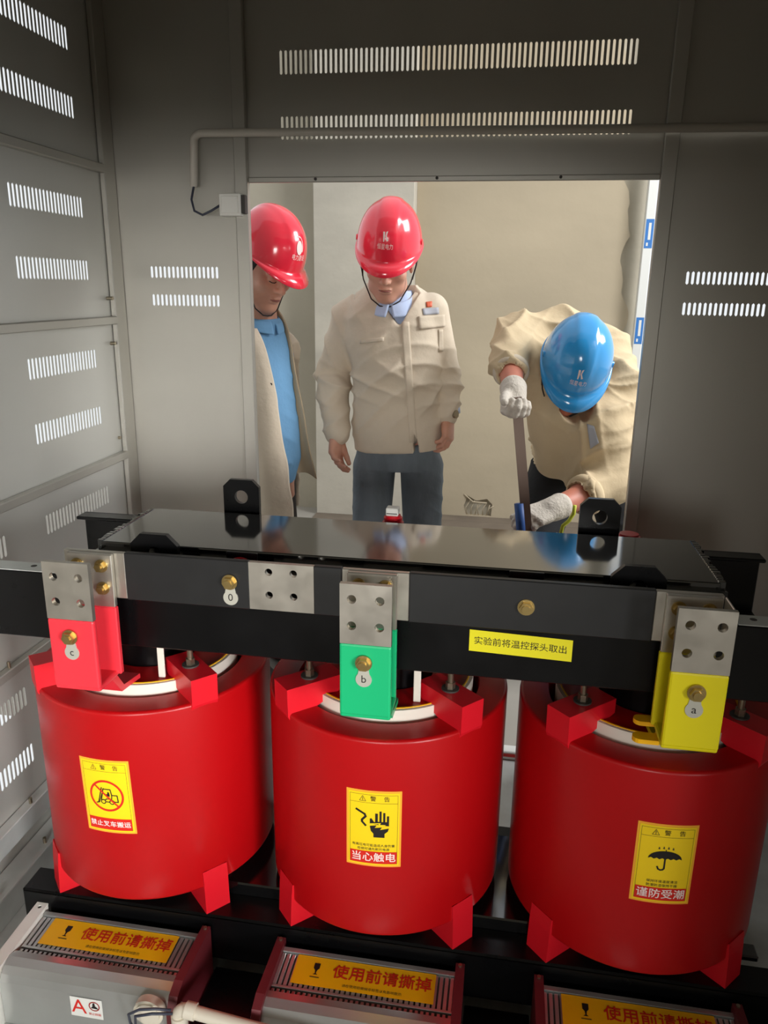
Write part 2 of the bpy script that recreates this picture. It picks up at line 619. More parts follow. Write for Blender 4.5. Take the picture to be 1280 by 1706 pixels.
# clamp beams
CL0 = -1.0
for yo, sgn in ((1.255, 1), (1.655, -1)):
    mb = MB()
    mb.box(CL0, 0.548, min(yo, yo + sgn * 0.008), max(yo, yo + sgn * 0.008), 0.779, 0.917, 'black_paint', 0.002)
    for z in (0.779, 0.909):
        mb.box(CL0, 0.548, min(yo + sgn * 0.006, yo + sgn * 0.044), max(yo + sgn * 0.006, yo + sgn * 0.044), z, z + 0.008, 'black_paint', 0.002)
    if sgn > 0:
        for x in (-0.895, -0.86, 0.43, 0.50):
            mb.cyl((x, yo + 0.026, 0.9172), (x, yo + 0.026, 0.9180), 0.006, 'hole_shade', n=12)
    clamp = mb.build('clamp_beam', root)
    if sgn > 0:
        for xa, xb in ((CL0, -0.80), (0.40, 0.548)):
            m2 = MB().box(xa, xb, yo + 0.001, yo + 0.044, 0.9172, 0.9190, 'galvanised', 0.0005)  # added strip; the flange top's sheen is put into its pale colour
            for x in (-0.895, -0.86, 0.43, 0.50):
                if xa < x < xb:
                    m2.cyl((x, yo + 0.026, 0.9190), (x, yo + 0.026, 0.9194), 0.006, 'hole_shade', n=12)
            m2.build('sheen_strip', clamp, label='pale sheen along the top of the black beam')
    ly = yo + sgn * 0.032 if sgn > 0 else yo - 0.042
    for x0, x1, zt in (((-0.690, -0.596, 1.000), (0.192, 0.284, 1.000)) if sgn > 0 else
                       ((-0.627, -0.543, 1.029), (0.163, 0.247, 1.029))):
        c = 0.021 if sgn > 0 else 0.016
        o = [(x0, 0.915), (x1, 0.915), (x1, zt - c), (x1 - c, zt), (x0 + c, zt), (x0, zt - c)]
        v, f = plate(o, [circ((x0 + x1) / 2, zt - 0.040, 0.0155, 28)], 0.012, lambda u, v, w: (u, ly + w, v))
        MB().add(v, f, 'black_paint').build('lifting_lug', clamp)
    if sgn > 0:
        # paper strip of instructions
        fn = lambda u, v, h: (0.0455 + u, 1.2546 - h, 0.848 + v - 0.03 * u)
        s = Sheet(fn, 0.0005)
        s.put(grid2d(-0.0895, 0.0895, -0.0205, 0.0205, 10, 2), 'strip_yellow', 0)
        s.put(text2d('实验前将温控探头取出', 0.0163, 3), 'ink_black', 1)
        s.build('instruction_strip', clamp, label='yellow paper strip with a line of black Chinese writing')
for yo, sgn in ((1.255, 1), (1.655, -1)):
    mb = MB()
    y1 = yo + sgn * 0.008
    mb.box(-1.003, 0.60, min(yo, y1), max(yo, y1), 0.045, 0.160, 'black_paint', 0.004)
    mb.box(-1.003, 0.60, min(yo, yo + sgn * 0.07), max(yo, yo + sgn * 0.07), 0.150, 0.160, 'black_paint', 0.004)
    mb.box(-1.003, 0.60, min(yo, yo + sgn * 0.07), max(yo, yo + sgn * 0.07), 0.045, 0.055, 'black_paint', 0.004)
    mb.box(-1.003, -0.995, min(yo, yo + sgn * 0.07), max(yo, yo + sgn * 0.07), 0.045, 0.160, 'black_paint', 0.004)
    for z in (0.162, ):
        mb.box(-0.95, 0.56, YC - sgn * 0.12, YC - sgn * 0.085, 0.158, 0.172, 'black_gloss', 0.003)
    mb.build('clamp_beam', root)
for x in (-0.62, 0.19):
    MB().box(x - 0.03, x + 0.03, 1.262, 1.80, 0.0, 0.045, 'black_paint', 0.004).build('base_rail', root)

for xa, xb in ((-0.557, -0.416), (-0.018, 0.114), (0.512, 0.62)):
    MB().box(xa, xb, 0.98, 1.253, 0.0, 0.028, 'black_paint', 0.002).build('base_plate', root)

# neutral busbar on red standoffs
def bar_holes(x):
    return [circ(x + dx, z, 0.0068, 20) for dx in (-0.0225, 0.0225) for z in (0.9645, 0.921)]


BX0, BX1 = -0.790, 0.362
BY = 1.222
bare = [(-0.790, -0.672), (-0.437, -0.3185), (-0.268, -0.1495), (0.2565, 0.362)]
mb = MB()
edges = sorted([e for b in bare for e in b])
x = BX0
segs = []
cuts = [(-0.790, -0.672, True), (-0.672, -0.437, False), (-0.437, -0.3185, True), (-0.3185, -0.268, False),
        (-0.268, -0.1495, True), (-0.1495, 0.2565, False), (0.2565, 0.362, True)]
for a, b, bare_ in cuts:
    if bare_ and abs(a + 0.437) < 1e-3:
        v, f = plate(rect(a, b, 0.892, 0.981), bar_holes((a + b) / 2), 0.010, lambda u, v, w: (u, BY + 0.005 + w, v))
        mb.add(v, f, 'tinned')
    elif bare_:
        mb.box(a, b, BY, BY + 0.010, 0.892, 0.981, 'tinned', 0.0012)
    else:
        mb.box(a, b, BY - 0.0012, BY + 0.0112, 0.8908, 0.9822, 'black_sleeve', 0.0015)
nbar = mb.build('neutral_busbar', root)
for bx, bz, tg in ((-0.4715, 0.942, True), (0.0495, 0.936, False)):
    MB().hexbolt((bx, BY - 0.0012 - (0.002 if tg else 0), bz), (0, -1, 0), 'brass', 0.0115, 0.008).build('bolt', nbar)
    mb = MB()
    for k in range(5):
        y0 = BY + 0.0112 + 0.010 * k
        mb.cyl((bx, y0, bz), (bx, y0 + 0.005, bz), 0.0265, 'bright_red', n=28)
        mb.cyl((bx, y0 + 0.005, bz), (bx, y0 + 0.010, bz), 0.022, 'bright_red', n=28)
    mb.build('insulator', nbar, label='red ribbed standoff behind the busbar')
    MB().box(bx - 0.03, bx + 0.03, BY + 0.0612, BY + 0.0672, 0.90, 0.975, 'black_paint', 0.001).build('bracket', nbar)


def letter_tag(x, y, z, ch, parent):
    """keyhole tag hung under a bolt at z"""
    o = circ(0, 0, 0.0125, 20)
    low = circ(0, -0.031, 0.0138, 24)
    pts = [(0.0125 * cos(a), 0.0125 * sin(a)) for a in np.linspace(-0.9, pi + 0.9, 18)]
    pts += [(0.0138 * cos(a), -0.031 + 0.0138 * sin(a)) for a in np.linspace(pi - 0.75, 2 * pi + 0.75, 22)]
    v, f = plate(pts, [], 0.0016, lambda u, vv, w: (x + u, y - 0.0008 + w, z + vv))
    mb = MB().add(v, f, 'tag_metal')
    tv, tf = text2d(ch, 0.0195, 4)
    mb.add([(x + u, y - 0.0019, z - 0.0305 + vv) for u, vv in tv], tf, 'ink_black')
    return mb.build('letter_tag', parent, recalc=False, label='metal tag stamped with the character ' + ch)


letter_tag(-0.4715, BY - 0.0012, 0.942, '0', nbar)

# coils
def make_coil(k, label):
    cx = CX[k]
    mb = MB()
    R = 0.25
    prof = [(0.190, 0.655), (0.192, 0.660), (0.243, 0.660)]
    mb.lathe(prof, (cx, YC, 0), 'coil_red', 96)
    arc = [(0.243 + 0.007 * sin(a), 0.653 + 0.007 * cos(a)) for a in np.linspace(0, pi / 2, 6)]
    # smooth side with rounded rims
    vs, fs = [], []
    ring = arc + [(R, 0.227)] + [(0.243 + 0.007 * cos(a), 0.227 - 0.007 * sin(a)) for a in np.linspace(0.2, pi / 2, 5)]
    n = 96
    for r, z in ring:
        vs += [(cx + r * cos(2 * pi * q / n), YC + r * sin(2 * pi * q / n), z) for q in range(n)]
    for i in range(len(ring) - 1):
        fs += [[i * n + q, i * n + (q + 1) % n, (i + 1) * n + (q + 1) % n, (i + 1) * n + q] for q in range(n)]
    mb.add(vs, fs, 'coil_red', True)
    mb.lathe([(0.243, 0.220), (0.190, 0.220), (0.190, 0.655)], (cx, YC, 0), 'coil_red', 96)
    coil = mb.build('coil', root, recalc=True, label=label)
    # inner winding: white jacket, red resin top
    mb = MB()
    mb.lathe([(0.178, 0.20), (0.178, 0.680), (0.171, 0.680)], (cx, YC, 0), 'winding_white', 80)
    mb.lathe([(0.171, 0.680), (0.171, 0.6815), (0.168, 0.6815), (0.168, 0.677)], (cx, YC, 0), 'fan_yellow', 80)
    mb.lathe([(0.168, 0.677), (0.094, 0.677), (0.094, 0.20), (0.178, 0.20)], (cx, YC, 0), 'coil_red', 80)
    mb.build('inner_winding', coil, label='white jacketed inner winding')
    for q, ang in enumerate((-47, 47, 133, -133)):
        a = radians(ang)
        T = Matrix.Translation((cx, YC, 0)) @ Matrix.Rotation(a, 4, 'Z')
        mb = MB()
        b = [(-0.252, 0.655), (-0.246, 0.640), (-0.200, 0.655), (-0.128, 0.682), (-0.128, 0.712), (-0.253, 0.712)]
        # local -y points to the front; rotate by ang about the coil axis
        mb.prism([(y, z) for y, z in b], 'x', -0.0275, 0.0275, 'bright_red', T)
        mb.build('pad_block', coil)
        p = T @ Vector((0, -0.190, 0.712))
        mb = MB().cyl(p, p + Vector((0, 0, 0.003)), 0.017, 'hole_shade', n=20)
        mb.cyl(p + Vector((0, 0, 0.003)), p + Vector((0, 0, 0.016)), 0.0095, 'steel_bolt', n=6, smooth=False)
        mb.cyl(p + Vector((0, 0, 0.016)), p + Vector((0, 0, 0.068)), 0.006, 'steel_bolt', n=14)
        mb.build('pressing_bolt', coil)
        mb = MB()
        b = [(-0.2545, 0.232), (-0.2575, 0.160), (-0.128, 0.160), (-0.128, 0.215), (-0.20, 0.228), (-0.2515, 0.262)]
        mb.prism(b, 'x', -0.0275, 0.0275, 'bright_red', T)
        mb.build('foot_block', coil)
    p = Vector((cx + 0.068, YC - 0.13, 0))
    MB().box(p.x, p.x + 0.014, p.y, p.y + 0.005, 0.677, 0.775, 'winding_white', 0.001).build('probe_strip', coil, label='thin white upright strip')
    return coil


coils = [make_coil(0, 'red cast coil wearing the forklift ban sticker'),
         make_coil(1, 'red cast coil wearing the electric shock sticker'),
         make_coil(2, 'red cast coil wearing the umbrella sticker')]


def warn_sticker(k, title, icon, small=()):
    cx = CX[k]
    R = 0.2503
    a0 = radians(3.0 if k else 0.0)
    W, H = 0.105, 0.168
    tilt = (0.030, 0.0, 0.0)[k]

    def fn(u, v, h):
        u2 = u - tilt * v
        a = a0 + u2 / R
        return (cx + (R + h) * sin(a), YC - (R + h) * cos(a), 0.4705 + v)

    s = Sheet(fn, 0.0006, 0.012)
    s.put(grid2d(-W / 2, W / 2, -H / 2, H / 2, 18, 2), 'label_edge', 0)
    s.put(grid2d(-W / 2 + .004, W / 2 - .004, -H / 2 + .004, H / 2 - .004, 18, 2), 'label_yellow', 1)
    x0, x1, y0, y1 = -W / 2 + .0075, W / 2 - .0075, -H / 2 + .0075, H / 2 - .0085
    for a, b in (((x0, y0), (x0, y1)), ((x1, y0), (x1, y1))):
        s.put(stroke2d([a, b], 0.0005), 'ink_grey', 2)
    nseg = 10
    for vv in (y1, y1 - 0.0175):
        s.put(stroke2d([(x0 + (x1 - x0) * i / nseg, vv) for i in range(nseg + 1)], 0.0005), 'ink_grey', 2)
    vt = y1 - 0.0088
    s.put(stroke2d([(-0.027, vt - .005), (-0.015, vt - .005), (-0.021, vt + .006)], 0.0008, True), 'ink_grey', 2)
    s.put(stroke2d([(-0.021, vt + .0025), (-0.021, vt - .001)], 0.0012), 'ink_grey', 2)
    s.put(stroke2d([(-0.021, vt - .0022), (-0.021, vt - .0034)], 0.0012), 'ink_grey', 2)
    s.put(text2d('警', 0.0118, 2), 'ink_black', 2, -0.001, vt)
    s.put(text2d('告', 0.0118, 2), 'ink_black', 2, 0.0245, vt)
    s.put(grid2d(x0, x1, y0, y0 + 0.027, 16, 2), 'label_red', 2)
    n = len(title)
    size = min(0.0215, (x1 - x0 - 0.004) / n * 0.98)
    for i, ch in enumerate(title):
        for du, dv, ly in ((-.0003, -.0003, 3), (.0003, .0003, 3.3)):
            s.put(text2d(ch, size, 3), 'ink_white', ly, x0 + 0.002 + (x1 - x0 - 0.004) * (i + 0.5) / n + du, y0 + 0.0135 + dv)
    icon(s)
    for i, t in enumerate(small):
        s.put(text2d(t, 0.0068, 1), 'ink_grey', 2, 0, y0 + 0.0405 - 0.0085 * i)
    return s.build('warning_sticker', coils[k])


def icon_forklift(s):
    def ring(cu, cv, r, w, m, l):
        pts = [(cu + r * cos(2 * pi * k / 40), cv + r * sin(2 * pi * k / 40)) for k in range(40)]
        s.put(stroke2d(pts, w, True), m, l)
    c = (0.0, 0.003)
    P = lambda *p: [(x * 0.001, y * 0.001 + 0.003) for x, y in p]
    k = 'ink_black'
    s.put(stroke2d(P((-23, -18), (-19, -17), (-9, 18)), 0.0022), k, 2)
    s.put(stroke2d(P((-17, -17), (-5, 17)), 0.0014), k, 2)
    s.put(stroke2d(P((-12, -10), (-6, 15), (9, 15), (11, 2), (22, 2), (23, -13), (14, -13)), 0.0022), k, 2)
    s.put(stroke2d(P((-12, -10), (-3, -10), (-1, -7), (10, -7), (11, 2)), 0.002), k, 2)
    s.put(stroke2d(P((-2, -14), (5, -14)), 0.002), k, 2)
    ring(-0.008, -0.011, 0.0045, 0.002, k, 2)
    ring(0.010, -0.011, 0.0045, 0.002, k, 2)
    s.put(fill2d([P((1, -1), (7, -1), (6, 8), (3, 10), (2, 5))]), k, 2)
    s.put(stroke2d(P((-4, 2), (3, 3)), 0.002), k, 2)
    ring(c[0], c[1], 0.0335, 0.0042, 'label_red', 3)
    s.put(stroke2d([(c[0] + 0.033 * cos(a) * t, c[1] + 0.033 * sin(a) * t) for a, t in ((2.35, 1), (2.35, .5), (2.35, 0), (2.35, -.5), (2.35, -1))], 0.0036), 'label_red', 3)


def icon_shock(s):
    P = lambda *p: [(x * 0.001, y * 0.001) for x, y in p]
    k = 'ink_black'
    s.put(stroke2d(P((-33, 42), (-17, 33), (-15, 28), (-22, 20), (-22, 16), (-15, 8)), 0.0042), k, 2)
    hand = P((-7, 24), (-4, 25), (1, 17), (3, 17), (3, 36), (8, 36), (8, 18), (11, 18), (11, 41), (15, 41), (15, 18),
             (18, 18), (18, 38), (22, 38), (22, 18), (25, 18), (25, 31), (29, 31), (29, 9), (-7, 13))
    s.put(fill2d([hand]), k, 2)
    low = P((-7, 8), (6, 10), (2, 4), (16, 6), (12, 0), (29, 4), (27, -3), (21, -8), (21, -17), (0, -17), (0, -9), (-5, -3))
    s.put(fill2d([low]), k, 2)
    s.put(fill2d([P((-7, 12.2), (10, 13.6), (8, 8.2), (20, 9.4), (17, 4.6), (29, 6.6), (29, 8.2), (20, 9.2), (23, 12), (12, 12), (14, 16), (-7, 14))]), 'label_yellow', 3)


def icon_umbrella(s):
    P = lambda *p: [(x * 0.001, y * 0.001 + 0.006) for x, y in p]
    k = 'ink_black'
    top = [(-29 * cos(pi * i / 16), 6 + 17.5 * sin(pi * i / 16)) for i in range(17)]
    under = []
    for i in range(5, -1, -1):
        xa = -29 + 58 * (i + 0.5) / 6
        xb = -29 + 58 * i / 6
        under += [(xa, 8.4), (xb, 5.6)]
    s.put(fill2d([P(*top, *under[:-1])]), k, 2)
    s.put(stroke2d(P((0, 23), (0, 26)), 0.0016), k, 2)
    s.put(stroke2d(P((0, 8), (0, -13), (-2, -16), (-6, -17), (-10, -15), (-12, -10)), 0.0030), k, 2)
    for x in (-12, -4, 4, 12):
        s.put(stroke2d(P((x - 1, 29 - abs(x) * .15), (x, 33 - abs(x) * .15), (x + 1, 29 - abs(x) * .15)), 0.0012, True), 'ink_grey', 2)


warn_sticker(0, '禁止叉车搬运', icon_forklift)
warn_sticker(1, '当心触电', icon_shock, ('有高压电可能造成人身伤害', '检修时请先断开电源'))
warn_sticker(2, '谨防受潮', icon_umbrella, ('保持环境温度清洁', '防潮防湿保持干燥'))


# low voltage terminals: two coloured plates each, joined below
def make_terminal(k, paint, ch):
    cx = (-0.7425, -0.2115, 0.3195)[k]
    F = 1.145
    mb = MB()
    hs = [circ(cx + dx, z, 0.0078, 22) for dx in (-0.0235, 0.0235) for z in (0.958, 0.911)]
    zc = 0.878
    v, f = plate(rect(cx - 0.0435, cx + 0.0435, zc, 0.985), hs, 0.010, lambda u, v, w: (u, F + 0.005 + w, v))
    mb.add(v, f, 'tinned')
    mb.box(cx - 0.0443, cx + 0.0443, F - 0.0008, F + 0.0108, 0.744, zc, paint, 0.004, seg=2)
    mb.box(cx - 0.0443, cx + 0.0443, F + 0.001, F + 0.072, 0.7385, 0.749, paint, 0.004, seg=2)
    t = mb.build('terminal_plate', root, label={'green': 'green', 'yellow': 'yellow'}.get(paint, 'red') + ' and bare metal terminal plate marked ' + ch)
    rx = (-0.735, -0.2125, 0.315)[k]
    mb = MB().box(rx - 0.0435, rx + 0.0435, 1.2105, 1.2205, zc, 0.980, 'tinned', 0.0015)
    mb.box(rx - 0.0443, rx + 0.0443, 1.2097, 1.2213, 0.742, zc, paint, 0.002)
    rear = mb.build('rear_plate', t)
    for dx in (-0.0235, 0.0235):
        for z in (0.958, 0.915):
            MB().hexbolt((rx + dx, 1.2105, z), (0, -1, 0), 'brass', 0.0098, 0.008).build('bolt', t)
    MB().hexbolt((cx - 0.002, F - 0.0025, 0.846), (0, -1, 0), 'brass', 0.0115, 0.008).build('bolt', t)
    letter_tag(cx - 0.002, F - 0.0009, 0.846, ch, t)
    # lead down to the winding
    mb = MB()
    mb.prism([(1.205, 0.742), (1.216, 0.742), (1.245, 0.700), (1.31, 0.690), (1.31, 0.680), (1.236, 0.690), (1.205, 0.730)], 'x', cx - 0.035, cx + 0.035, paint)
    if k == 2:
        for y0, z0, L in ((1.175, 0.738, 0.042), (1.222, 0.744, 0.034)):
            o = [(cx - 0.04, y0), (cx - 0.04 - L + 0.012, y0)] + [
                (cx - 0.04 - L + 0.012 - 0.012 * sin(a), y0 + 0.012 - 0.012 * cos(a)) for a in np.linspace(0.3, pi, 8)] + [(cx - 0.04, y0 + 0.024)]
            MB().prism(o, 'z', z0 - 0.012, z0 - 0.004, 'fan_yellow').build('lead_tab', t)
        MB().box(cx + 0.040, cx + 0.0435, F + 0.009, 1.211, 0.90, 0.983, 'tinned', 0.001).build('side_plate', t)
    mb.build('lead', t)
    return t


make_terminal(0, 'terminal_red', 'c')
make_terminal(1, 'green', 'b')
make_terminal(2, 'yellow', 'a')

# red insulators on the rear clamp
for ix, tall in ((-0.240, True), (0.272, False)):
    mb = MB()
    for q in range(4 if tall else 3):
        mb.cyl((ix, 1.633, 0.917 + 0.011 * q), (ix, 1.633, 0.9225 + 0.011 * q), 0.030 - 0.003 * q, 'bright_red', n=28)
        mb.cyl((ix, 1.633, 0.9225 + 0.011 * q), (ix, 1.633, 0.928 + 0.011 * q), 0.026 - 0.003 * q, 'bright_red', n=28)
    ins = mb.build('post_insulator', root, label='red ribbed post insulator on the rear beam')
    if tall:
        MB().box(ix - 0.015, ix + 0.013, 1.618, 1.645, 0.961, 0.979, 'white_plastic', 0.002).box(
            ix - 0.013, ix + 0.011, 1.6175, 1.618, 0.966, 0.968, 'hole_shade').build('insulator_cap', ins, label='white block cap')
# ------------------------------------------------------------------ cooling fans in front
def make_fan(x0, label, white_left=False, sign=False, L=0.392):
    r = empty('cooling_fan', (x0 + L / 2, 1.15, 0.0), label, 'fan', 'cross flow fans before the coils')
    x1 = x0 + L
    mb = MB()
    prof = [(1.236, 0.004), (1.236, 0.127), (1.226, 0.127), (1.226, 0.118), (1.128, 0.118), (1.128, 0.130), (1.110, 0.1345), (1.092, 0.130), (1.080, 0.120),
            (1.074, 0.106), (1.072, 0.085), (1.072, 0.004)]
    mb.prism(prof, 'x', x0 + 0.016, x1 - 0.016, 'fan_silver')
    h = mb.build('housing', r)
    # outlet grille: dark recess, combs and cross bars
    mb = MB()
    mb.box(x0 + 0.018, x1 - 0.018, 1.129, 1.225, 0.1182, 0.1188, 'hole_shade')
    n = 34
    for k in range(n):
        xx = x0 + 0.022 + (L - 0.044) * k / (n - 1)
        mb.box(xx - 0.0042, xx + 0.0030, 1.150, 1.224, 0.1188, 0.1235, 'fan_silver', 0.0006)
        mb.box(xx - 0.0030, xx + 0.0030, 1.132, 1.142, 0.1188, 0.1215, 'fan_silver', 0.0005)
    mb.box(x0 + 0.018, x1 - 0.018, 1.1435, 1.1490, 0.1188, 0.1245, 'fan_silver', 0.0005)
    mb.build('grille', r)
    # end brackets
    for side, xa in ((0, x0), (1, x1 - 0.018)):
        mb = MB()
        if side == 0 and white_left:
            v, f = plate(rect(xa - 0.012, xa + 0.014, 1.045, 1.250), [circ(xa + 0.001, 1.238, 0.0045, 14), circ(xa + 0.001, 1.058, 0.0045, 14)], 0.003,
                         lambda u, v, w: (u, v, 0.133 + w))
            mb.add(v, f, 'white_plastic')
            mb.box(xa + 0.011, xa + 0.014, 1.045, 1.250, 0.0, 0.132, 'white_plastic', 0.001)
            mb.cyl((xa + 0.010, 1.085, 0.075), (xa + 0.002, 1.085, 0.075), 0.006, 'steel_bolt', n=10)
            mb.build('end_bracket', r, label='white flanged end bracket with a round hole')
        else:
            mb.prism([(1.062, 0.0), (1.247, 0.0), (1.247, 0.139), (1.105, 0.146), (1.078, 0.136), (1.062, 0.11)], 'x', xa, xa + 0.018, 'maroon')
            mb.cyl((xa + 0.009, 1.240, 0.139), (xa + 0.009, 1.240, 0.143), 0.004, 'steel_bolt', n=8)
            mb.cyl((xa + (-0.001 if side == 0 else 0.019), 1.085, 0.11), (xa + (-0.004 if side == 0 else 0.022), 1.085, 0.11), 0.005, 'white_plastic', n=10)
            mb.build('end_bracket', r)
    # peel-off notice
    u0 = x0 + 0.052 if not sign else x0 + 0.047
    SW, SH = 0.285, 0.068
    fn = lambda u, v, hh: (u0 + SW / 2 + u, 1.190 + v, 0.1252 + hh)
    s = Sheet(fn, 0.0005)
    s.put(grid2d(-SW / 2, SW / 2, -SH / 2, SH / 2, 4, 2), 'fan_yellow', 0)
    for du, dv, ly in ((-.0004, -.0004, 1), (.0004, .0004, 1.4), (.0004, -.0004, 1.8)):
        s.put(text2d('使用前请撕掉', 0.0335, 3), 'label_red', ly, 0.036 + du, 0.004 + dv)
    s.put(text2d('请在使用前撕掉本标签以免影响散热', 0.0075, 1), 'ink_grey', 1, 0.02, -0.024)
    g = lambda *p: [(x * 0.001 - 0.098, y * 0.001 + 0.003) for x, y in p]
    s.put(fill2d([g((-6, 16), (6, 16), (6, 4), (2, -1), (1, -8), (5, -11), (-5, -11), (-1, -8), (-2, -1), (-6, 4))]), 'ink_black', 1)
    s.put(stroke2d(g((-9, -17), (9, -17)), 0.002), 'ink_grey', 1)
    s.build('notice', r, label='orange yellow notice with red Chinese writing')
    if sign:
        fn2 = lambda u, v, hh: (x0 + 0.201 + u, 1.0718 - hh, 0.078 + v)
        s = Sheet(fn2, 0.0005)
        s.put(grid2d(-0.034, 0.034, -0.024, 0.024, 2, 2), 'film_white', 0)
        s.put(text2d('A', 0.048, 4), 'label_red', 1, -0.016, 0.0)
        s.put(stroke2d([(0.017 + 0.0105 * cos(2 * pi * k / 28), 0.007 + 0.0105 * sin(2 * pi * k / 28)) for k in range(28)], 0.0022, True), 'label_red', 1)
        s.put(fill2d([[(0.009, 0.002), (0.026, 0.001), (0.022, 0.006), (0.019, 0.008), (0.018, 0.016), (0.014, 0.014), (0.013, 0.006)]]), 'ink_black', 1)
        s.put(text2d('禁止踩踏', 0.0066, 1), 'label_red', 1, 0.017, -0.013)
        s.build('sign', r, label='small white sign with a red letter A')
    return r


make_fan(-0.953, 'silver fan with white left bracket and red letter A sign, below the forklift sticker', True, True)
make_fan(-0.413, 'silver fan with two maroon ends below the coil with the shock sticker')
make_fan(0.117, 'silver fan with maroon ends below the coil with the umbrella sticker')

# ------------------------------------------------------------------ conduits, boxes and wires
def arc_pts(c, a, b, r, n=8):
    """quarter bend from direction a to b around corner c"""
    c, a, b = Vector(c), Vector(a).normalized(), Vector(b).normalized()
    o = c - a * r + b * r
    return [o - b * r * cos(t) + a * r * sin(t) for t in np.linspace(0, pi / 2, n)]


YP = 2.166
mb = MB()
c = Vector((-0.882, YP, 1.842))
mb.tube([(-0.889, YP, 1.708)] + arc_pts(c, (0, 0, 1), (1, 0, 0), 0.022) + [(XR - 0.02, YP, 1.832)], 0.0105, 'grey_tube')
o = mb.build('conduit')
tag(o, 'grey plastic conduit running across the back wall below the slots', 'pipe')
r = empty('junction_box', (-0.775, YB - 0.0025, 1.66), 'small white junction box on the back wall beside the opening', 'box')
mb = MB().box(-0.815, -0.752, YB - 0.045, YB - 0.003, 1.632, 1.690, 'white_plastic', 0.004, seg=2)
mb.box(-0.808, -0.759, YB - 0.047, YB - 0.044, 1.638, 1.684, 'white_plastic', 0.002)
mb.build('box_body', r)
MB().box(-0.752, -0.741, YB - 0.043, YB - 0.005, 1.638, 1.686, 'hole_shade', 0.001).build('latch', r)
o = MB().tube([(-0.888, YP, 1.712), (-0.896, YP - 0.004, 1.675), (-0.886, YP - 0.012, 1.645), (-0.862, YP - 0.014, 1.634),
               (-0.838, YP - 0.010, 1.645), (-0.812, YP, 1.662)], 0.0032, 'cable_dark').build('cable')
tag(o, 'thin dark cable looping from the grey conduit to the white junction box', 'cable')

# lower white conduit passing in front of the fans
mb = MB()
e = Vector((-0.548, 1.050, 0.143))
mb.tube([(-0.546, 1.050, 0.090)] + arc_pts(e, (0, 0, 1), (1, 0, -0.05), 0.018) + [(-0.40, 1.047, 0.128), (0.50, 1.03, 0.076)], 0.0125, 'pvc')
mb.cyl((-0.546, 1.050, 0.128), (-0.546, 1.050, 0.090), 0.0155, 'pvc')
mb.cyl((-0.532, 1.050, 0.143), (-0.512, 1.050, 0.141), 0.0155, 'pvc')
cond = mb.build('conduit')
tag(cond, 'cream plastic conduit with an elbow in front of the fans', 'pipe')
mb = MB().cyl((-0.613, 1.0715, 0.110), (-0.613, 1.056, 0.110), 0.030, 'pvc', n=28)
mb.cyl((-0.613, 1.056, 0.110), (-0.613, 1.052, 0.110), 0.024, 'pvc', n=28)
for z in (0.06,):
    mb.box(-0.625, -0.601, 1.056, 1.0715, 0.03, 0.11, 'pvc', 0.002)
o = mb.build('cable_outlet')
tag(o, 'round cream cable outlet on the front of the fan with the letter A', 'outlet')
o = MB().tube([(-0.560, 1.046, 0.140), (-0.585, 1.036, 0.150), (-0.615, 1.030, 0.149), (-0.640, 1.034, 0.128), (-0.645, 1.045, 0.095), (-0.640, 1.055, 0.05), (-0.62, 1.052, 0.004)], 0.0026, 'cable_dark').build('cable')
tag(o, 'thin blue grey wire curling down from the cream conduit elbow', 'cable')
o = MB().tube([(-0.556, 1.043, 0.136), (-0.590, 1.030, 0.144), (-0.622, 1.026, 0.136), (-0.628, 1.034, 0.10), (-0.618, 1.045, 0.06), (-0.60, 1.05, 0.004)], 0.0026, 'cable_dark').build('cable')
tag(o, 'thin blue grey wire, inner loop beside the cream conduit elbow', 'cable')
# ------------------------------------------------------------------ people: distance-field modelling
mat('skin', (206, 152, 128), 0.5, sss=0.15, noise=0.05, nscale=30)
mat('skin_flushed', (206, 128, 104), 0.5, sss=0.15, noise=0.05, nscale=30)
mat('hair', (32, 28, 26), 0.7, noise=0.3, nscale=120)
mat('lip', (142, 84, 74), 0.5)
mat('jacket_beige', (210, 195, 173), 0.9, bump=0.25, bscale=38, sheen=0.1, noise=0.03, nscale=12)
mat('jacket_lining', (188, 168, 138), 0.9, bump=0.2, bscale=30)
mat('jacket_tan', (206, 184, 148), 0.9, bump=0.25, bscale=38, noise=0.03, nscale=12)
mat('shirt_pale', (186, 202, 232), 0.8, bump=0.15, bscale=50)
mat('shirt_blue', (112, 162, 202), 0.85, bump=0.2, bscale=45)
mat('denim', (116, 126, 134), 0.9, noise=0.30, nscale=5, stretch=(2.2, 2.2, .6), bump=0.3, bscale=60)
mat('trouser_black', (20, 20, 22), 0.9, bump=0.2, bscale=40)
mat('trouser_dark', (52, 44, 40), 0.9, bump=0.2, bscale=40)
mat('glove', (208, 198, 184), 0.95, bump=0.35, bscale=130)
mat('shoe', (34, 32, 31), 0.6)
mat('hat_red', (242, 50, 70), 0.18, coat=0.5)
mat('hat_blue', (56, 158, 224), 0.15, coat=0.5)
mat('strap', (44, 38, 36), 0.7)
mat('tool_steel', (128, 108, 96), 0.45, 0.4)
mat('tool_blue', (44, 84, 150), 0.5)
mat('wire_yellow', (206, 214, 60), 0.5)
mat('badge_red', (216, 96, 60), 0.5)
mat('badge_grey', (168, 170, 178), 0.6)


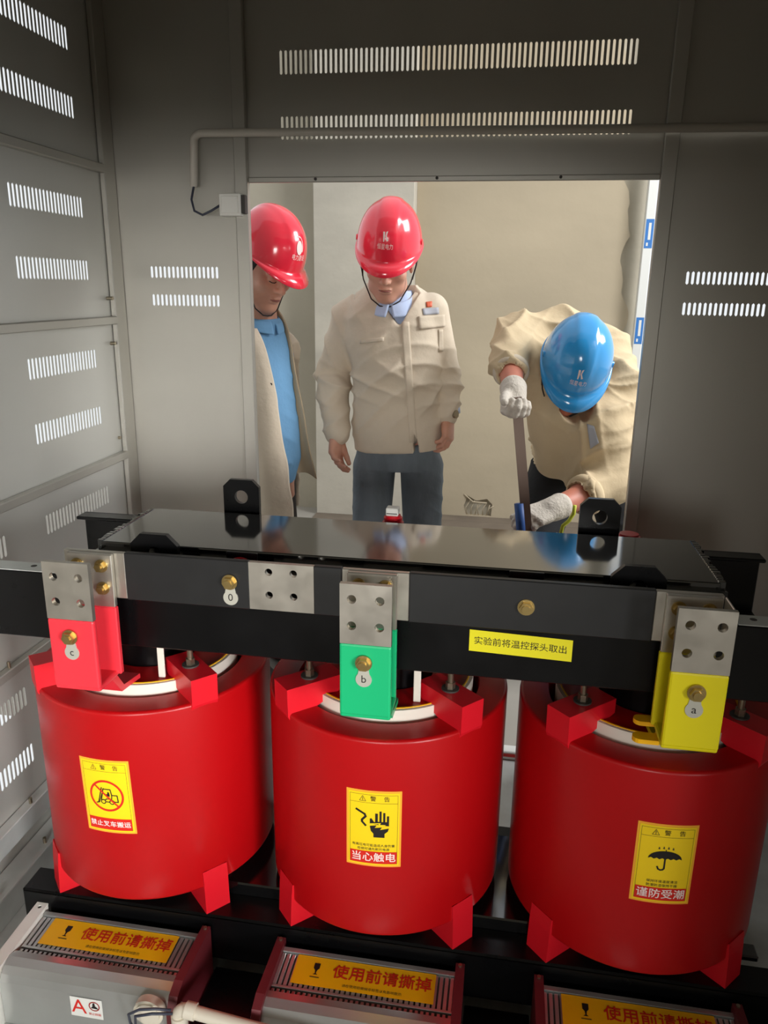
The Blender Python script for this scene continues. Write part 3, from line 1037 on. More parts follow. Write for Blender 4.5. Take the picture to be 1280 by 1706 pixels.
class Field:
    def __init__(self, lo, hi, h):
        self.lo, self.h = np.array(lo, float), h
        self.n = np.maximum(2, np.ceil((np.array(hi) - self.lo) / h).astype(int) + 1)
        self.ax = [self.lo[i] + h * np.arange(self.n[i]) for i in range(3)]
        self.d = np.full(self.n, 1.0, np.float32)

    def sub(self, lo, hi):
        sl = []
        for i in range(3):
            a = int(np.clip(math.floor((lo[i] - self.lo[i]) / self.h), 0, self.n[i]))
            b = int(np.clip(math.ceil((hi[i] - self.lo[i]) / self.h) + 1, 0, self.n[i]))
            sl.append(slice(a, b))
        P = np.stack(np.meshgrid(*[self.ax[i][sl[i]] for i in range(3)], indexing='ij'), -1)
        return tuple(sl), P

    def union(self, fn, lo, hi, k, cut=False):
        m = k + 2 * self.h
        sl, P = self.sub(np.array(lo) - m, np.array(hi) + m)
        if 0 in P.shape: return self
        e = fn(P)
        d = self.d[sl]
        if cut:
            e = -e
            hh = np.clip(0.5 - 0.5 * (e - d) / k, 0, 1)
            hh = np.clip(0.5 + 0.5 * (e - d) / k, 0, 1)
            self.d[sl] = d * (1 - hh) + e * hh + k * hh * (1 - hh)
        else:
            hh = np.clip(0.5 + 0.5 * (d - e) / k, 0, 1)
            self.d[sl] = d * (1 - hh) + e * hh - k * hh * (1 - hh)
        return self

    def cone(self, a, b, ra, rb, k=0.02, cut=False):
        a, b = np.array(a, float), np.array(b, float)
        ab = b - a
        L2 = max(ab @ ab, 1e-9)

        def fn(P):
            t = np.clip(((P - a) @ ab) / L2, 0, 1)
            q = P - a - t[..., None] * ab
            return np.sqrt((q * q).sum(-1)) - (ra + (rb - ra) * t)
        r = max(ra, rb)
        return self.union(fn, np.minimum(a, b) - r, np.maximum(a, b) + r, k, cut)

    def chain(self, pts, rs, k=0.02):
        for i in range(len(pts) - 1):
            self.cone(pts[i], pts[i + 1], rs[i], rs[i + 1], k)
        return self

    def ell(self, c, r, R=None, k=0.02, cut=False):
        c, r = np.array(c, float), np.array(r, float)
        R = np.eye(3) if R is None else np.array(R)

        def fn(P):
            q = (P - c) @ R
            n0 = np.sqrt(((q / r) ** 2).sum(-1))
            n1 = np.sqrt(((q / (r * r)) ** 2).sum(-1))
            return n0 * (n0 - 1) / np.maximum(n1, 1e-6)
        m = r.max()
        return self.union(fn, c - m, c + m, k, cut)

    def loft(self, st, right, k=0.02, power=2.5, shell=0.0, cutfn=None):
        """st: [(centre, half width, half depth)] along a straight-ish axis"""
        C = np.array([s[0] for s in st], float)
        A = np.array([s[1] for s in st], float)
        B = np.array([s[2] for s in st], float)
        w = C[-1] - C[0]
        w /= np.linalg.norm(w)
        right = np.array(right, float)
        right = right - w * (right @ w)
        right /= np.linalg.norm(right)
        fwd = np.cross(w, right)
        S = C @ w

        def fn(P):
            s = P @ w
            x = P @ right - np.interp(s, S, C @ right)
            y = P @ fwd - np.interp(s, S, C @ fwd)
            a, b = np.interp(s, S, A), np.interp(s, S, B)
            rho = (np.abs(x / a) ** power + np.abs(y / b) ** power) ** (1 / power)
            d = (rho - 1) * np.minimum(a, b)
            if shell:
                d = np.abs(d) - shell
            d = np.maximum(d, np.maximum(S[0] - s, s - S[-1]))
            if cutfn is not None:
                d = np.maximum(d, cutfn(P, x, y, s))
            return d
        m = max(A.max(), B.max())
        return self.union(fn, C.min(0) - m, C.max(0) + m, k)

    def mesh(self, smooth=1):
        d = self.d
        s = d < 0
        nx, ny, nz = [v - 1 for v in d.shape]
        acc = np.zeros((nx, ny, nz, 3), np.float32)
        cnt = np.zeros((nx, ny, nz), np.int16)
        for axis in range(3):
            o1, o2 = [i for i in range(3) if i != axis]
            for a in (0, 1):
                for b in (0, 1):
                    i0 = [slice(0, nx), slice(0, ny), slice(0, nz)]
                    i0[o1] = slice(a, d.shape[o1] - 1 + a)
                    i0[o2] = slice(b, d.shape[o2] - 1 + b)
                    i1 = list(i0)
                    i1[axis] = slice(1, d.shape[axis])
                    d0, d1 = d[tuple(i0)], d[tuple(i1)]
                    cr = (d0 < 0) != (d1 < 0)
                    t = np.where(cr, d0 / np.where(cr, d0 - d1, 1), 0)
                    acc[..., axis] += np.where(cr, t, 0)
                    acc[..., o1] += np.where(cr, a, 0)
                    acc[..., o2] += np.where(cr, b, 0)
                    cnt += cr
        act = cnt > 0
        idx = -np.ones(act.shape, np.int64)
        idx[act] = np.arange(act.sum())
        ijk = np.argwhere(act)
        V = (ijk + acc[act] / cnt[act][:, None]) * self.h + self.lo
        F = []
        for axis in range(3):
            o1, o2 = (axis + 1) % 3, (axis + 2) % 3
            i0 = [slice(0, v) for v in d.shape]
            i0[axis] = slice(0, d.shape[axis] - 1)
            i0[o1] = slice(1, d.shape[o1] - 1)
            i0[o2] = slice(1, d.shape[o2] - 1)
            i1 = list(i0)
            i1[axis] = slice(1, d.shape[axis])
            a, b = s[tuple(i0)], s[tuple(i1)]
            cr = np.argwhere(a != b)
            flip = a[a != b]
            base = cr.copy()
            base[:, o1] += 1
            base[:, o2] += 1
            q = []
            for da, db in ((-1, -1), (0, -1), (0, 0), (-1, 0)):
                c = base.copy()
                c[:, o1] += da
                c[:, o2] += db
                q.append(idx[c[:, 0], c[:, 1], c[:, 2]])
            q = np.stack(q, 1)
            q[~flip] = q[~flip][:, ::-1]
            F.append(q)
        F = np.concatenate(F)
        F = F[(F >= 0).all(1)]
        for _ in range(smooth):
            sm, c = np.zeros_like(V), np.zeros(len(V))
            for i in range(4):
                a, b = F[:, i], F[:, (i + 1) % 4]
                np.add.at(sm, a, V[b]); np.add.at(sm, b, V[a])
                np.add.at(c, a, 1); np.add.at(c, b, 1)
            V = 0.5 * V + 0.5 * sm / np.maximum(c, 1)[:, None]
        return V, F


def vnormals(V, F):
    n = np.cross(V[F[:, 2]] - V[F[:, 0]], V[F[:, 3]] - V[F[:, 1]])
    N = np.zeros_like(V)
    for i in range(4):
        np.add.at(N, F[:, i], n)
    return N / np.maximum(np.linalg.norm(N, axis=1), 1e-9)[:, None]


def folds(V, F, amp, waves, seed=1, flat=None):
    """cloth creases: ridged waves along given directions [(direction, wavelength)]"""
    rng = np.random.RandomState(seed)
    N = vnormals(V, F)
    h = np.zeros(len(V))
    for dvec, wl in waves:
        k = np.array(dvec, float)
        k = k / np.linalg.norm(k) * 2 * pi / wl
        m = rng.normal(size=3) * 7
        m2 = rng.normal(size=3) * 9
        ph = V @ k + 1.7 * np.sin(V @ m + rng.rand() * 6) + rng.rand() * 6
        mask = 0.5 + 0.5 * np.sin(V @ m2 + rng.rand() * 6)
        h += (1 - np.abs(np.sin(ph))) ** 1.6 * mask ** 3
    h = h - h.mean()
    if flat is not None:
        h = h * np.clip((V[:, 2] - flat) / 0.09, 0.12, 1)
    return V + N * (amp * h)[:, None]


def to_mesh(name, VF, m, parent, **props):
    mb = MB()
    for V, F in (VF if isinstance(VF, list) else [VF]):
        mb.add(V, F.tolist() if hasattr(F, 'tolist') else F, m, True)
    return mb.build(name, parent, recalc=False, **props)


def frame(yaw, pitch, roll):
    """columns right, forward, up of a head; yaw 0 faces the camera side (-y)"""
    y, p, q = radians(yaw), radians(pitch), radians(roll)
    f = np.array([sin(y), -cos(y), 0.0])
    u = np.array([0, 0, 1.0])
    r = np.cross(f, u)
    f2, u2 = f * cos(p) - u * sin(p), u * cos(p) + f * sin(p)
    r3, u3 = r * cos(q) + u2 * sin(q), u2 * cos(q) - r * sin(q)
    return np.stack([r3, f2, u3], 1)


def add_head(o, R, neck, nr=0.056):
    o = np.array(o, float)
    W = lambda *p: o + R @ np.array(p, float)
    lo = np.minimum(o - 0.16, np.array(neck) - 0.07)
    hi = np.maximum(o + 0.16, np.array(neck) + 0.07)
    F = Field(lo, hi, 0.0032)
    F.cone(W(0, -0.025, -0.05), neck, nr, nr + 0.006, 0.02)
    F.ell(W(0, -0.012, 0.035), (0.075, 0.096, 0.088), R, 0.02)
    F.ell(W(0, 0.026, -0.042), (0.063, 0.066, 0.078), R, 0.03)
    F.ell(W(0, 0.064, -0.104), (0.030, 0.024, 0.019), R, 0.03)
    for s in (-1, 1):
        F.ell(W(s * 0.044, 0.060, -0.022), (0.022, 0.022, 0.019), R, 0.022)
        F.ell(W(s * 0.044, 0.020, -0.080), (0.016, 0.030, 0.016), R, 0.03)
        F.ell(W(s * 0.033, 0.094, 0.000), (0.018, 0.013, 0.011), R, 0.012, cut=True)
        F.ell(W(s * 0.032, 0.079, -0.001), (0.015, 0.0125, 0.0105), R, 0.004)
        F.cone(W(s * 0.012, 0.087, 0.017), W(s * 0.048, 0.074, 0.017), 0.008, 0.006, 0.012)
        F.ell(W(s * 0.079, -0.006, -0.006), (0.009, 0.019, 0.031), R, 0.006)
        F.ell(W(s * 0.086, -0.004, -0.004), (0.006, 0.010, 0.018), R, 0.004, cut=True)
    F.cone(W(0, 0.086, 0.010), W(0, 0.108, -0.030), 0.008, 0.0125, 0.010)
    for s in (-1, 1):
        F.ell(W(s * 0.012, 0.098, -0.034), (0.009, 0.010, 0.008), R, 0.006)
        F.ell(W(s * 0.007, 0.104, -0.042), (0.004, 0.005, 0.003), R, 0.003, cut=True)
    F.ell(W(0, 0.089, -0.062), (0.023, 0.010, 0.006), R, 0.006)
    F.ell(W(0, 0.087, -0.073), (0.020, 0.010, 0.007), R, 0.006)
    F.ell(W(0, 0.098, -0.0668), (0.024, 0.006, 0.0015), R, 0.003, cut=True)
    return F.mesh(1)


def head_extras(o, R, parent, skin_parts=True):
    o = np.array(o, float)
    W = lambda *p: o + R @ np.array(p, float)
    # short hair below the hat: back and sides
    F = Field(o - 0.15, o + 0.15, 0.0036)
    F.ell(W(0, -0.018, 0.028), (0.080, 0.097, 0.092), R, 0.01)
    sl, P = F.sub(o - 0.2, o + 0.2)
    L = (P - o) @ R
    # keep: behind the temples, above the nape
    keep = np.maximum(L[..., 1] - (0.034 - 0.4 * np.abs(L[..., 2] - 0.03)), -0.055 - L[..., 2] + 0.3 * np.maximum(L[..., 1] + 0.02, 0) * 4)
    F.d[sl] = np.maximum(F.d[sl], keep)
    to_mesh('hair', F.mesh(1), 'hair', parent)
    for s in (-1, 1):
        pts = [W(s * x, y, z) for x, y, z in ((0.014, 0.0965, 0.021), (0.028, 0.0945, 0.027), (0.044, 0.083, 0.025), (0.054, 0.072, 0.018))]
        MB().tube(pts, [0.003, 0.0042, 0.0038, 0.0018], 'hair', 8).build('eyebrow', parent)
    for s in (-1, 1):
        pts = [W(s * x, y, z) for x, y, z in ((0.019, 0.0885, -0.006), (0.028, 0.0925, -0.0085), (0.038, 0.0905, -0.0085), (0.046, 0.0845, -0.006))]
        MB().tube(pts, 0.0014, 'hair', 6).build('eyelid_line', parent)
    pts = [W(x, y, z) for x, y, z in ((-0.022, 0.0885, -0.068), (-0.011, 0.0965, -0.0665), (0, 0.098, -0.067), (0.011, 0.0965, -0.0665), (0.022, 0.0885, -0.068))]
    MB().tube(pts, [0.001, 0.0030, 0.0034, 0.0030, 0.001], 'lip', 8).build('lips', parent)


def hard_hat(o, R, m, parent, emblem, words, sink=0.058, straps=True, strap_side=(1, -1)):
    """helmet shell in the head's frame"""
    o = np.array(o, float)
    a, b, hgt = 0.111, 0.140, 0.146
    tilt = radians(-6)

    def W(p):
        x, y, z = p
        y, z = y * cos(tilt) - z * sin(tilt), y * sin(tilt) + z * cos(tilt)
        return Vector(o + R @ np.array([x, y - 0.006, z + sink]))

    def dome(phi, t, off=0.0):
        """phi 0 = front, t 0 rim .. 1 top"""
        th = t * pi / 2
        s = cos(th) ** 0.80
        x = (a + off) * sin(phi) * s
        y = (b + off) * cos(phi) * s * (1.0 if cos(phi) > 0 else 0.97)
        z = (hgt + off) * sin(th) ** 1.06
        # raised centre band with two creases
        e = 1 / (1 + math.exp((abs(x) - 0.036) / 0.0028))
        k = 0.0045 * e * min(1, t * 3) * (1 if t > 0.02 else 0)
        z += k * (0.4 + 0.6 * sin(th))
        y += k * 0.8 * cos(phi) * cos(th)
        return (x, y, z)

    n, nt_ = 96, 26
    vs, fs = [], []
    prof = []
    for j in range(nt_ + 1):
        t = 1 - j / nt_
        t = t * 0.985
        prof.append([dome(2 * pi * k / n, t) for k in range(n)])
    # rim and peak
    for step in (0.35, 1.0):
        ring = []
        for k in range(n):
            ph = 2 * pi * k / n
            fr = max(0, cos(ph))
            peak = 0.006 + 0.042 * fr ** 2.2
            x, y, z = dome(ph, 0)
            L = math.hypot(x, y)
            ring.append((x * (1 + peak * 0.75 * step / L), y + y / L * peak * step * (1 if fr else 1), -0.004 * step - 0.022 * step * step * fr ** 2 + 0.004 * step * (1 - fr)))
        prof.append(ring)
    for ring in prof:
        vs += [W(p) for p in ring]
    rows = len(prof)
    for i in range(rows - 1):
        for k in range(n):
            fs.append([i * n + k, i * n + (k + 1) % n, (i + 1) * n + (k + 1) % n, (i + 1) * n + k])
    vs.append(W((0, 0, hgt + 0.0045)))
    for k in range(n):
        fs.append([len(vs) - 1, (k + 1) % n, k])
    mb = MB().add(vs, fs, m, True)
    hat = mb.build('hard_hat', parent, recalc=False)
    sd = hat.modifiers.new('thickness', 'SOLIDIFY')
    sd.thickness = 0.0028
    sd.offset = -1
    # printed mark and words on the front
    def fn(u, v, h):
        ph = -u / 0.125
        lo_, hi_ = 0.0, 1.0
        t = 0.10 + v / 0.185
        return W(dome(ph, t, 0.0012 + h))
    s = Sheet(fn, 0.0004)
    if emblem == 'mark':
        g = lambda *p: [(x * 0.001, y * 0.001 + 0.052) for x, y in p]
        s.put(fill2d([g((-12, 12), (-3.5, 12), (-2, 1), (-5, -13), (-9, -13))]), 'ink_white', 1)
        s.put(fill2d([g((2, 12), (10, 14), (4, 2), (12, -10), (5, -12), (-0.5, 1))]), 'ink_white', 1)
    else:
        s.put(grid2d(-0.0001, 0.0001, 0.05, 0.0501, 1, 1), 'ink_white', 1)
        pts = [(0.015 * cos(2 * pi * k / 24), 0.052 + 0.018 * sin(2 * pi * k / 24)) for k in range(24)]
        s.put(fill2d([pts]), 'ink_white', 1)
        s.put(stroke2d([(0.019 * cos(t), 0.056 + 0.024 * sin(t)) for t in np.linspace(-0.6, 1.9, 14)], 0.003), 'ink_white', 1)
    s.put(text2d(words, 0.0155, 2), 'ink_white', 1, 0, 0.026)
    s.build('hat_print', hat, label='white mark and writing on the front of the hat')
    # vents / lamp slots at the sides
    for sd_ in (-1, 1):
        p = Vector(W(dome(sd_ * 1.45, 0.12, 0.001)))
        c = Vector(W((0, 0, 0.02)))
        d = (p - c).normalized()
        MB().cyl(p - d * 0.003, p + d * 0.003, 0.011, m, r1=0.009, n=16).build('side_lug', hat)
    if straps:
        H = lambda x, y, z: Vector(o + R @ np.array([x, y, z], float))
        mb = MB()
        for sx in strap_side:
            mb.tube([H(sx * 0.098, 0.012, 0.042), H(sx * 0.096, 0.020, 0.0), H(sx * 0.082, 0.035, -0.055), H(sx * 0.050, 0.062, -0.112), H(sx * 0.018, 0.074, -0.130), H(0, 0.076, -0.131)],
                    0.0023, 'strap', 8)
            mb.tube([H(sx * 0.098, -0.050, 0.040), H(sx * 0.094, -0.02, -0.01), H(sx * 0.086, 0.028, -0.045)], 0.0028, 'strap', 8)
        mb.build('chin_strap', hat, label='dark chin strap')
    return hat


def add_hand(F, wrist, d, nrm, s, curl=(0.25, 0.4, 0.3), thumb=(0.55, 0.75, 0.35), fat=0.0, k=0.004, spread=1.0):
    """palm, four fingers and a thumb; d points to the fingers, nrm out of the palm, s=+1 thumb along d x nrm"""
    d, nrm = np.array(d, float), np.array(nrm, float)
    d /= np.linalg.norm(d)
    nrm = nrm - d * (nrm @ d)
    nrm /= np.linalg.norm(nrm)
    l = np.cross(d, nrm) * s
    w = np.array(wrist, float)
    offs = (0.030, 0.0105, -0.0095, -0.0285)
    lens = (0.070, 0.080, 0.074, 0.058)
    for i in range(4):
        kn = w + d * (0.088 - 0.006 * abs(i - 1)) + l * offs[i] * spread
        F.cone(w + l * offs[i] * 0.55 + d * 0.005, kn, 0.0165 + fat, 0.0115 + fat, 0.012)
    F.ell(w + d * 0.05 + nrm * 0.004, (0.034 + fat, 0.030, 0.015 + fat), np.stack([l, d, nrm], 1), 0.012)
    for i in range(4):
        p = w + d * (0.088 - 0.006 * abs(i - 1)) + l * offs[i] * spread
        ang = 0.0
        r = 0.0096 + fat - (0.001 if i == 3 else 0)
        for q, (fr, c) in enumerate(zip((0.45, 0.30, 0.25), curl)):
            ang += c * (1 + 0.08 * i)
            dd = d * cos(ang) + nrm * sin(ang)
            e = p + dd * lens[i] * fr
            F.cone(p, e, r, r - 0.0009, k)
            p, r = e, r - 0.0009
    t0 = w + d * 0.022 + l * 0.022 + nrm * 0.004
    td = d * thumb[0] + l * thumb[1] + nrm * thumb[2]
    td /= np.linalg.norm(td)
    t1 = t0 + td * 0.040
    td2 = td * 0.7 + d * 0.5 + nrm * 0.25
    td2 /= np.linalg.norm(td2)
    t2 = t1 + td2 * 0.032
    t3 = t2 + td2 * 0.024
    F.cone(t0, t1, 0.0150 + fat, 0.0115 + fat, 0.010)
    F.cone(t1, t2, 0.0112 + fat, 0.0100 + fat, k)
    F.cone(t2, t3, 0.0100 + fat, 0.0085 + fat, k)
    return F


def hand_mesh(wrist, elbow, d, nrm, s, r0=0.031, **kw):
    w = np.array(wrist, float)
    e = np.array(elbow, float)
    lo, hi = np.minimum(w - 0.2, e - 0.05), np.maximum(w + 0.2, e + 0.05)
    F = Field(lo, hi, 0.003)
    F.cone(e, w, r0 + 0.012, r0 - 0.004, 0.02)
    F.cone(w, w + np.array(d) * 0.02, r0 - 0.004, r0 - 0.006, 0.02)
    add_hand(F, wrist, d, nrm, s, **kw)
    return F.mesh(1)


def bvh_of(objs):
    vs, fs = [], []
    for o in objs:
        k = len(vs)
        vs += [v.co.copy() for v in o.data.vertices]
        fs += [[i + k for i in p.vertices] for p in o.data.polygons]
    return BVHTree.FromPolygons(vs, fs)


def drape(objs, pts, m, name, parent, off=0.003, nu=8, nv=8, thick=0.0025, **props):
    """patch of cloth laid on a garment: pts = four photo corners (tl, tr, br, bl) with a rough depth"""
    t = bvh_of(objs)
    tl, tr, br, bl = [Vector(p) for p in pts]
    vs, ok = [], True
    for j in range(nv + 1):
        for i in range(nu + 1):
            u, v = i / nu, j / nv
            p = (tl * (1 - u) + tr * u) * (1 - v) + (bl * (1 - u) + br * u) * v
            d = (p - CAM).normalized()
            hit, nn, _, _ = t.ray_cast(CAM + d * 1.9, d)
            vs.append((hit if hit is not None else p) - d * off)
    fs = [[j * (nu + 1) + i, (j + 1) * (nu + 1) + i, (j + 1) * (nu + 1) + i + 1, j * (nu + 1) + i + 1] for j in range(nv) for i in range(nu)]
    o = MB().add(vs, fs, m, True).build(name, parent, recalc=False, **props)
    sd = o.modifiers.new('thickness', 'SOLIDIFY')
    sd.thickness = thick
    sd.offset = 0
    return o


def cloth_sheet(rows, m, nu=5, thick=0.004):
    """rows of 3D points -> smooth grid (verts, faces) with catmull-rom subdivision"""
    A = np.array([[list(p) for p in r] for r in rows], float)

    def refine(A, ax, n):
        A = np.moveaxis(A, ax, 0)
        m_ = len(A)
        out = []
        for i in range(m_ - 1):
            p0, p1, p2, p3 = A[max(i - 1, 0)], A[i], A[i + 1], A[min(i + 2, m_ - 1)]
            for q in range(n):
                t = q / n
                out.append(0.5 * (2 * p1 + (p2 - p0) * t + (2 * p0 - 5 * p1 + 4 * p2 - p3) * t * t + (3 * p1 - p0 - 3 * p2 + p3) * t ** 3))
        out.append(A[-1])
        return np.moveaxis(np.array(out), 0, ax)
    A = refine(refine(A, 0, nu), 1, nu)
    a, b = A.shape[:2]
    V = A.reshape(-1, 3)
    F = np.array([[j * b + i, (j + 1) * b + i, (j + 1) * b + i + 1, j * b + i + 1] for j in range(a - 1) for i in range(b - 1)])
    return V, F


def shoe(p, yaw, parent):
    """low work shoe, p = heel centre on the floor"""
    f = np.array([sin(radians(yaw)), -cos(radians(yaw)), 0])
    p = np.array(p, float)
    F = Field(p - 0.32, p + np.array([0.32, 0.32, 0.16]), 0.006)
    u = np.array([0, 0, 1.0])
    F.chain([p + u * 0.04, p + f * 0.12 + u * 0.04, p + f * 0.22 + u * 0.032], [0.040, 0.045, 0.034], 0.03)
    F.cone(p + u * 0.05, p + u * 0.10 + f * 0.01, 0.042, 0.044, 0.03)
    sl, P = F.sub(p - 1, p + 1)
    F.d[sl] = np.maximum(F.d[sl], 0.002 - P[..., 2])
    return to_mesh('shoe', F.mesh(1), 'shoe', parent)
# ------------------------------------------------------------------ person in the middle: red hat, beige jacket, jeans
A3 = lambda px, py, Y: np.array(at(px, py, Y))
UP = np.array([0, 0, 1.0])


def smooth_bbox(pts, m):
    P = np.array(pts)
    return P.min(0) - m, P.max(0) + m


def person_middle():
    YM = 2.80
    r = empty('person', A3(662, 700, YM + 0.03) * [1, 1, 0],
              'person in red hard hat, closed beige jacket and jeans, standing with head bowed', 'person')
    ho = A3(648, 436, 2.74)
    R = frame(2, 22, 4)
    neck = A3(655, 528, 2.83)
    hipL, hipR = A3(624, 770, 2.86), A3(703, 770, 2.86)
    kneeL, kneeR = np.array([hipL[0] - 0.005, 2.82, 0.49]), np.array([hipR[0] + 0.012, 2.84, 0.49])
    ankL, ankR = np.array([kneeL[0] - 0.01, 2.88, 0.09]), np.array([kneeR[0] + 0.02, 2.90, 0.09])
    shL, elL, wrL = A3(584, 528, 2.84), A3(556, 622, 2.86), A3(561, 722, 2.76)
    shR, elR, wrR = A3(718, 518, 2.84), A3(739, 612, 2.88), A3(745, 686, 2.82)
    # body
    parts = [add_head(ho, R, neck)]
    F = Field(*smooth_bbox([shL, shR, ankL, ankR, neck], 0.16), 0.011)
    F.loft([(A3(660, 750, 2.86), 0.14, 0.085), (A3(660, 700, 2.86), 0.14, 0.09), (A3(655, 560, 2.83), 0.15, 0.095), (A3(653, 510, 2.83), 0.13, 0.07), (neck, 0.05, 0.05)], (1, 0, 0), 0.03)
    F.chain([shL, elL, wrL], [0.045, 0.036, 0.028]).chain([shR, elR, wrR], [0.045, 0.036, 0.028])
    F.chain([hipL, kneeL, ankL], [0.075, 0.055, 0.04]).chain([hipR, kneeR, ankR], [0.075, 0.055, 0.04])
    parts.append(F.mesh(1))
    parts.append(hand_mesh(wrL, elL * 0.35 + wrL * 0.65, A3(558, 790, 2.70) - wrL, (0.45, -0.2, 0), -1, curl=(0.35, 0.45, 0.35), thumb=(0.95, 0.15, 0.35)))
    parts.append(hand_mesh(A3(747, 692, 2.82), elR * 0.35 + wrR * 0.65, A3(744, 745, 2.78) - wrR, (-0.9, 0.3, 0), 1, curl=(0.5, 0.6, 0.4)))
    body = to_mesh('body', parts, 'skin', r)
    head_extras(ho, R, r)
    hard_hat(ho, R, 'hat_red', r, 'mark', '恒星电力')
    # pale blue shirt: body tube, collar leaves, cuff
    F = Field(*smooth_bbox([A3(560, 640, 2.7), A3(740, 480, 2.95)], 0.1), 0.005)
    F.loft([(A3(656, 620, 2.83), 0.155, 0.105), (A3(655, 560, 2.83), 0.15, 0.105), (A3(654, 525, 2.825), 0.11, 0.082), (A3(654, 500, 2.82), 0.078, 0.076), (A3(654, 484, 2.82), 0.070, 0.072)], (1, 0, 0), 0.01, 2.2)
    nb = A3(654, 500, 2.82)
    F.cone(nb + UP * 0.02, nb + UP * 0.2, 0.060, 0.062, 0.004, cut=True)
    parts = [F.mesh(2)]
    shirt = to_mesh('shirt', parts, 'shirt_pale', r)
    mb = MB()
    c = A3(656, 512, 2.80)
    for s in (-1, 1):
        rows = []
        for t in np.linspace(0, 1, 7):
            ang = radians(s * (178 - 176 * t) - 90) if False else -pi / 2 + s * (pi * 0.97 - pi * 0.95 * t)
            dirv = np.array([cos(ang), sin(ang), 0])
            fr = max(0, -dirv[1])
            top = c + dirv * np.array([0.070, 0.074, 0]) + UP * (0.044 - 0.028 * fr)
            mid = c + dirv * np.array([0.080, 0.086, 0]) + UP * (0.030 - 0.030 * fr)
            bot = c + dirv * np.array([0.088, 0.094, 0]) + UP * (0.008 - (0.040 if t > 0.8 else 0.025) * fr) + np.array([s * 0.008 * fr, 0, 0])
            rows.append([top, mid, bot])
        V, Fc = cloth_sheet(rows, None, 4)
        mb.add(V, Fc.tolist(), 'shirt_pale', True)
    o = mb.build('shirt_collar', r, recalc=False)
    sd = o.modifiers.new('thickness', 'SOLIDIFY'); sd.thickness = 0.004
    MB().tube([A3(747, 678, 2.835), A3(748, 690, 2.83)], 0.043, 'shirt_pale', 24).build('shirt_cuff', r)
    mb = MB()
    mb.tube([A3(748, 690, 2.828), A3(748.5, 696, 2.826)], 0.036, 'steel_bolt', 24)
    mb.cyl(A3(757, 690, 2.79), A3(761, 690, 2.785), 0.015, 'steel_bolt', n=16)
    mb.build('watch', r, label='silver wrist watch')
    # jacket
    lo, hi = smooth_bbox([shL, elL, wrL, shR, elR, wrR, A3(650, 470, 2.8), A3(660, 745, 2.8)], 0.17)
    F = Field(lo, hi, 0.0055)
    cx = lambda px, py, Y, a, b: (A3(px, py, Y), a, b)
    F.loft([cx(663, 745, 2.84, 0.164, 0.128), cx(664, 715, 2.84, 0.170, 0.135), cx(663, 660, 2.835, 0.166, 0.135), cx(660, 610, 2.83, 0.164, 0.132), cx(654, 560, 2.83, 0.178, 0.132),
            cx(652, 525, 2.83, 0.172, 0.122), cx(652, 505, 2.83, 0.150, 0.106), cx(653, 488, 2.83, 0.115, 0.092), cx(654, 474, 2.83, 0.088, 0.082)], (1, 0, 0), 0.03, 2.3)
    F.chain([shL, elL], [0.070, 0.064], 0.016).chain([elL, wrL], [0.064, 0.046], 0.004)
    F.chain([shR, elR], [0.068, 0.058], 0.016).chain([elR, wrR], [0.058, 0.046], 0.004)
    # slack above the cuffs
    F.ell(A3(554, 655, 2.80), (0.060, 0.058, 0.075), None, 0.006)
    F.ell(A3(744, 645, 2.85), (0.054, 0.056, 0.06), None, 0.006)
    # open neck
    v0 = A3(664, 540, 2.70)
    n0 = A3(654, 480, 2.82)

    def vcut(P):
        x, z = P[..., 0] - v0[0], P[..., 2] - v0[2]
        side = np.maximum(np.abs(x + 0.12 * z) - 0.64 * np.maximum(z, 0) - 0.004, -z)
        return np.maximum(side * 0.85, P[..., 1] - 2.80)
    F.union(vcut, v0 - [0.15, 0.1, 0.02], v0 + [0.15, 0.14, 0.25], 0.006, cut=True)
    F.cone(n0 - UP * 0.06, n0 + UP * 0.2, 0.078, 0.088, 0.006, cut=True)
    # gap at the hem between the two fronts
    g0 = A3(692, 745, 2.71)

    def gap(P):
        x, z = P[..., 0] - g0[0], P[..., 2] - g0[2]
        return np.maximum(np.maximum(np.abs(x + 0.1 * z) - 0.008 + 0.16 * np.maximum(z, 0), -z - 0.05), P[..., 1] - 2.80)
    F.union(gap, g0 - [0.03, 0.08, 0.05], g0 + [0.03, 0.1, 0.08], 0.004, cut=True)
    V, Fc = F.mesh(1)
    V = folds(V, Fc, 0.013, [((0.55, 0.2, 1), 0.23), ((1, 0.1, -0.75), 0.21), ((-0.5, 0.2, 1), 0.15), ((1, 0, 0.12), 0.10), ((1, 0, 0.5), 0.16)], 5, A3(660, 745, 2.84)[2])
    jacket = to_mesh('jacket', (V, Fc), 'jacket_beige', r)
    # collar leaves
    mb = MB()
    c = A3(654, 505, 2.83)
    for s in (-1, 1):
        rows = []
        for t in np.linspace(0, 1, 8):
            ang = -pi / 2 + s * (pi - pi * 0.76 * t)
            dv = np.array([cos(ang), sin(ang), 0])
            fr = max(0, -dv[1])
            drop = 0.062 * fr
            top = c + dv * np.array([0.086, 0.090, 0]) + UP * (0.056 - drop)
            mid = c + dv * np.array([0.100, 0.106, 0]) + UP * (0.054 - drop * 1.2)
            bot = c + dv * np.array([0.132, 0.136, 0]) + UP * (0.034 - drop * 1.40) + np.array([s * 0.014 * fr, 0, -0.012 * fr])
            rows.append([top, mid, bot])
        V, Fc = cloth_sheet(rows, None, 4)
        mb.add(V, Fc.tolist(), 'jacket_beige', True)
    o = mb.build('jacket_collar', r, recalc=False)
    sd = o.modifiers.new('thickness', 'SOLIDIFY'); sd.thickness = 0.005
    # placket, pocket, badge
    P = lambda px, py: A3(px, py, 2.70)
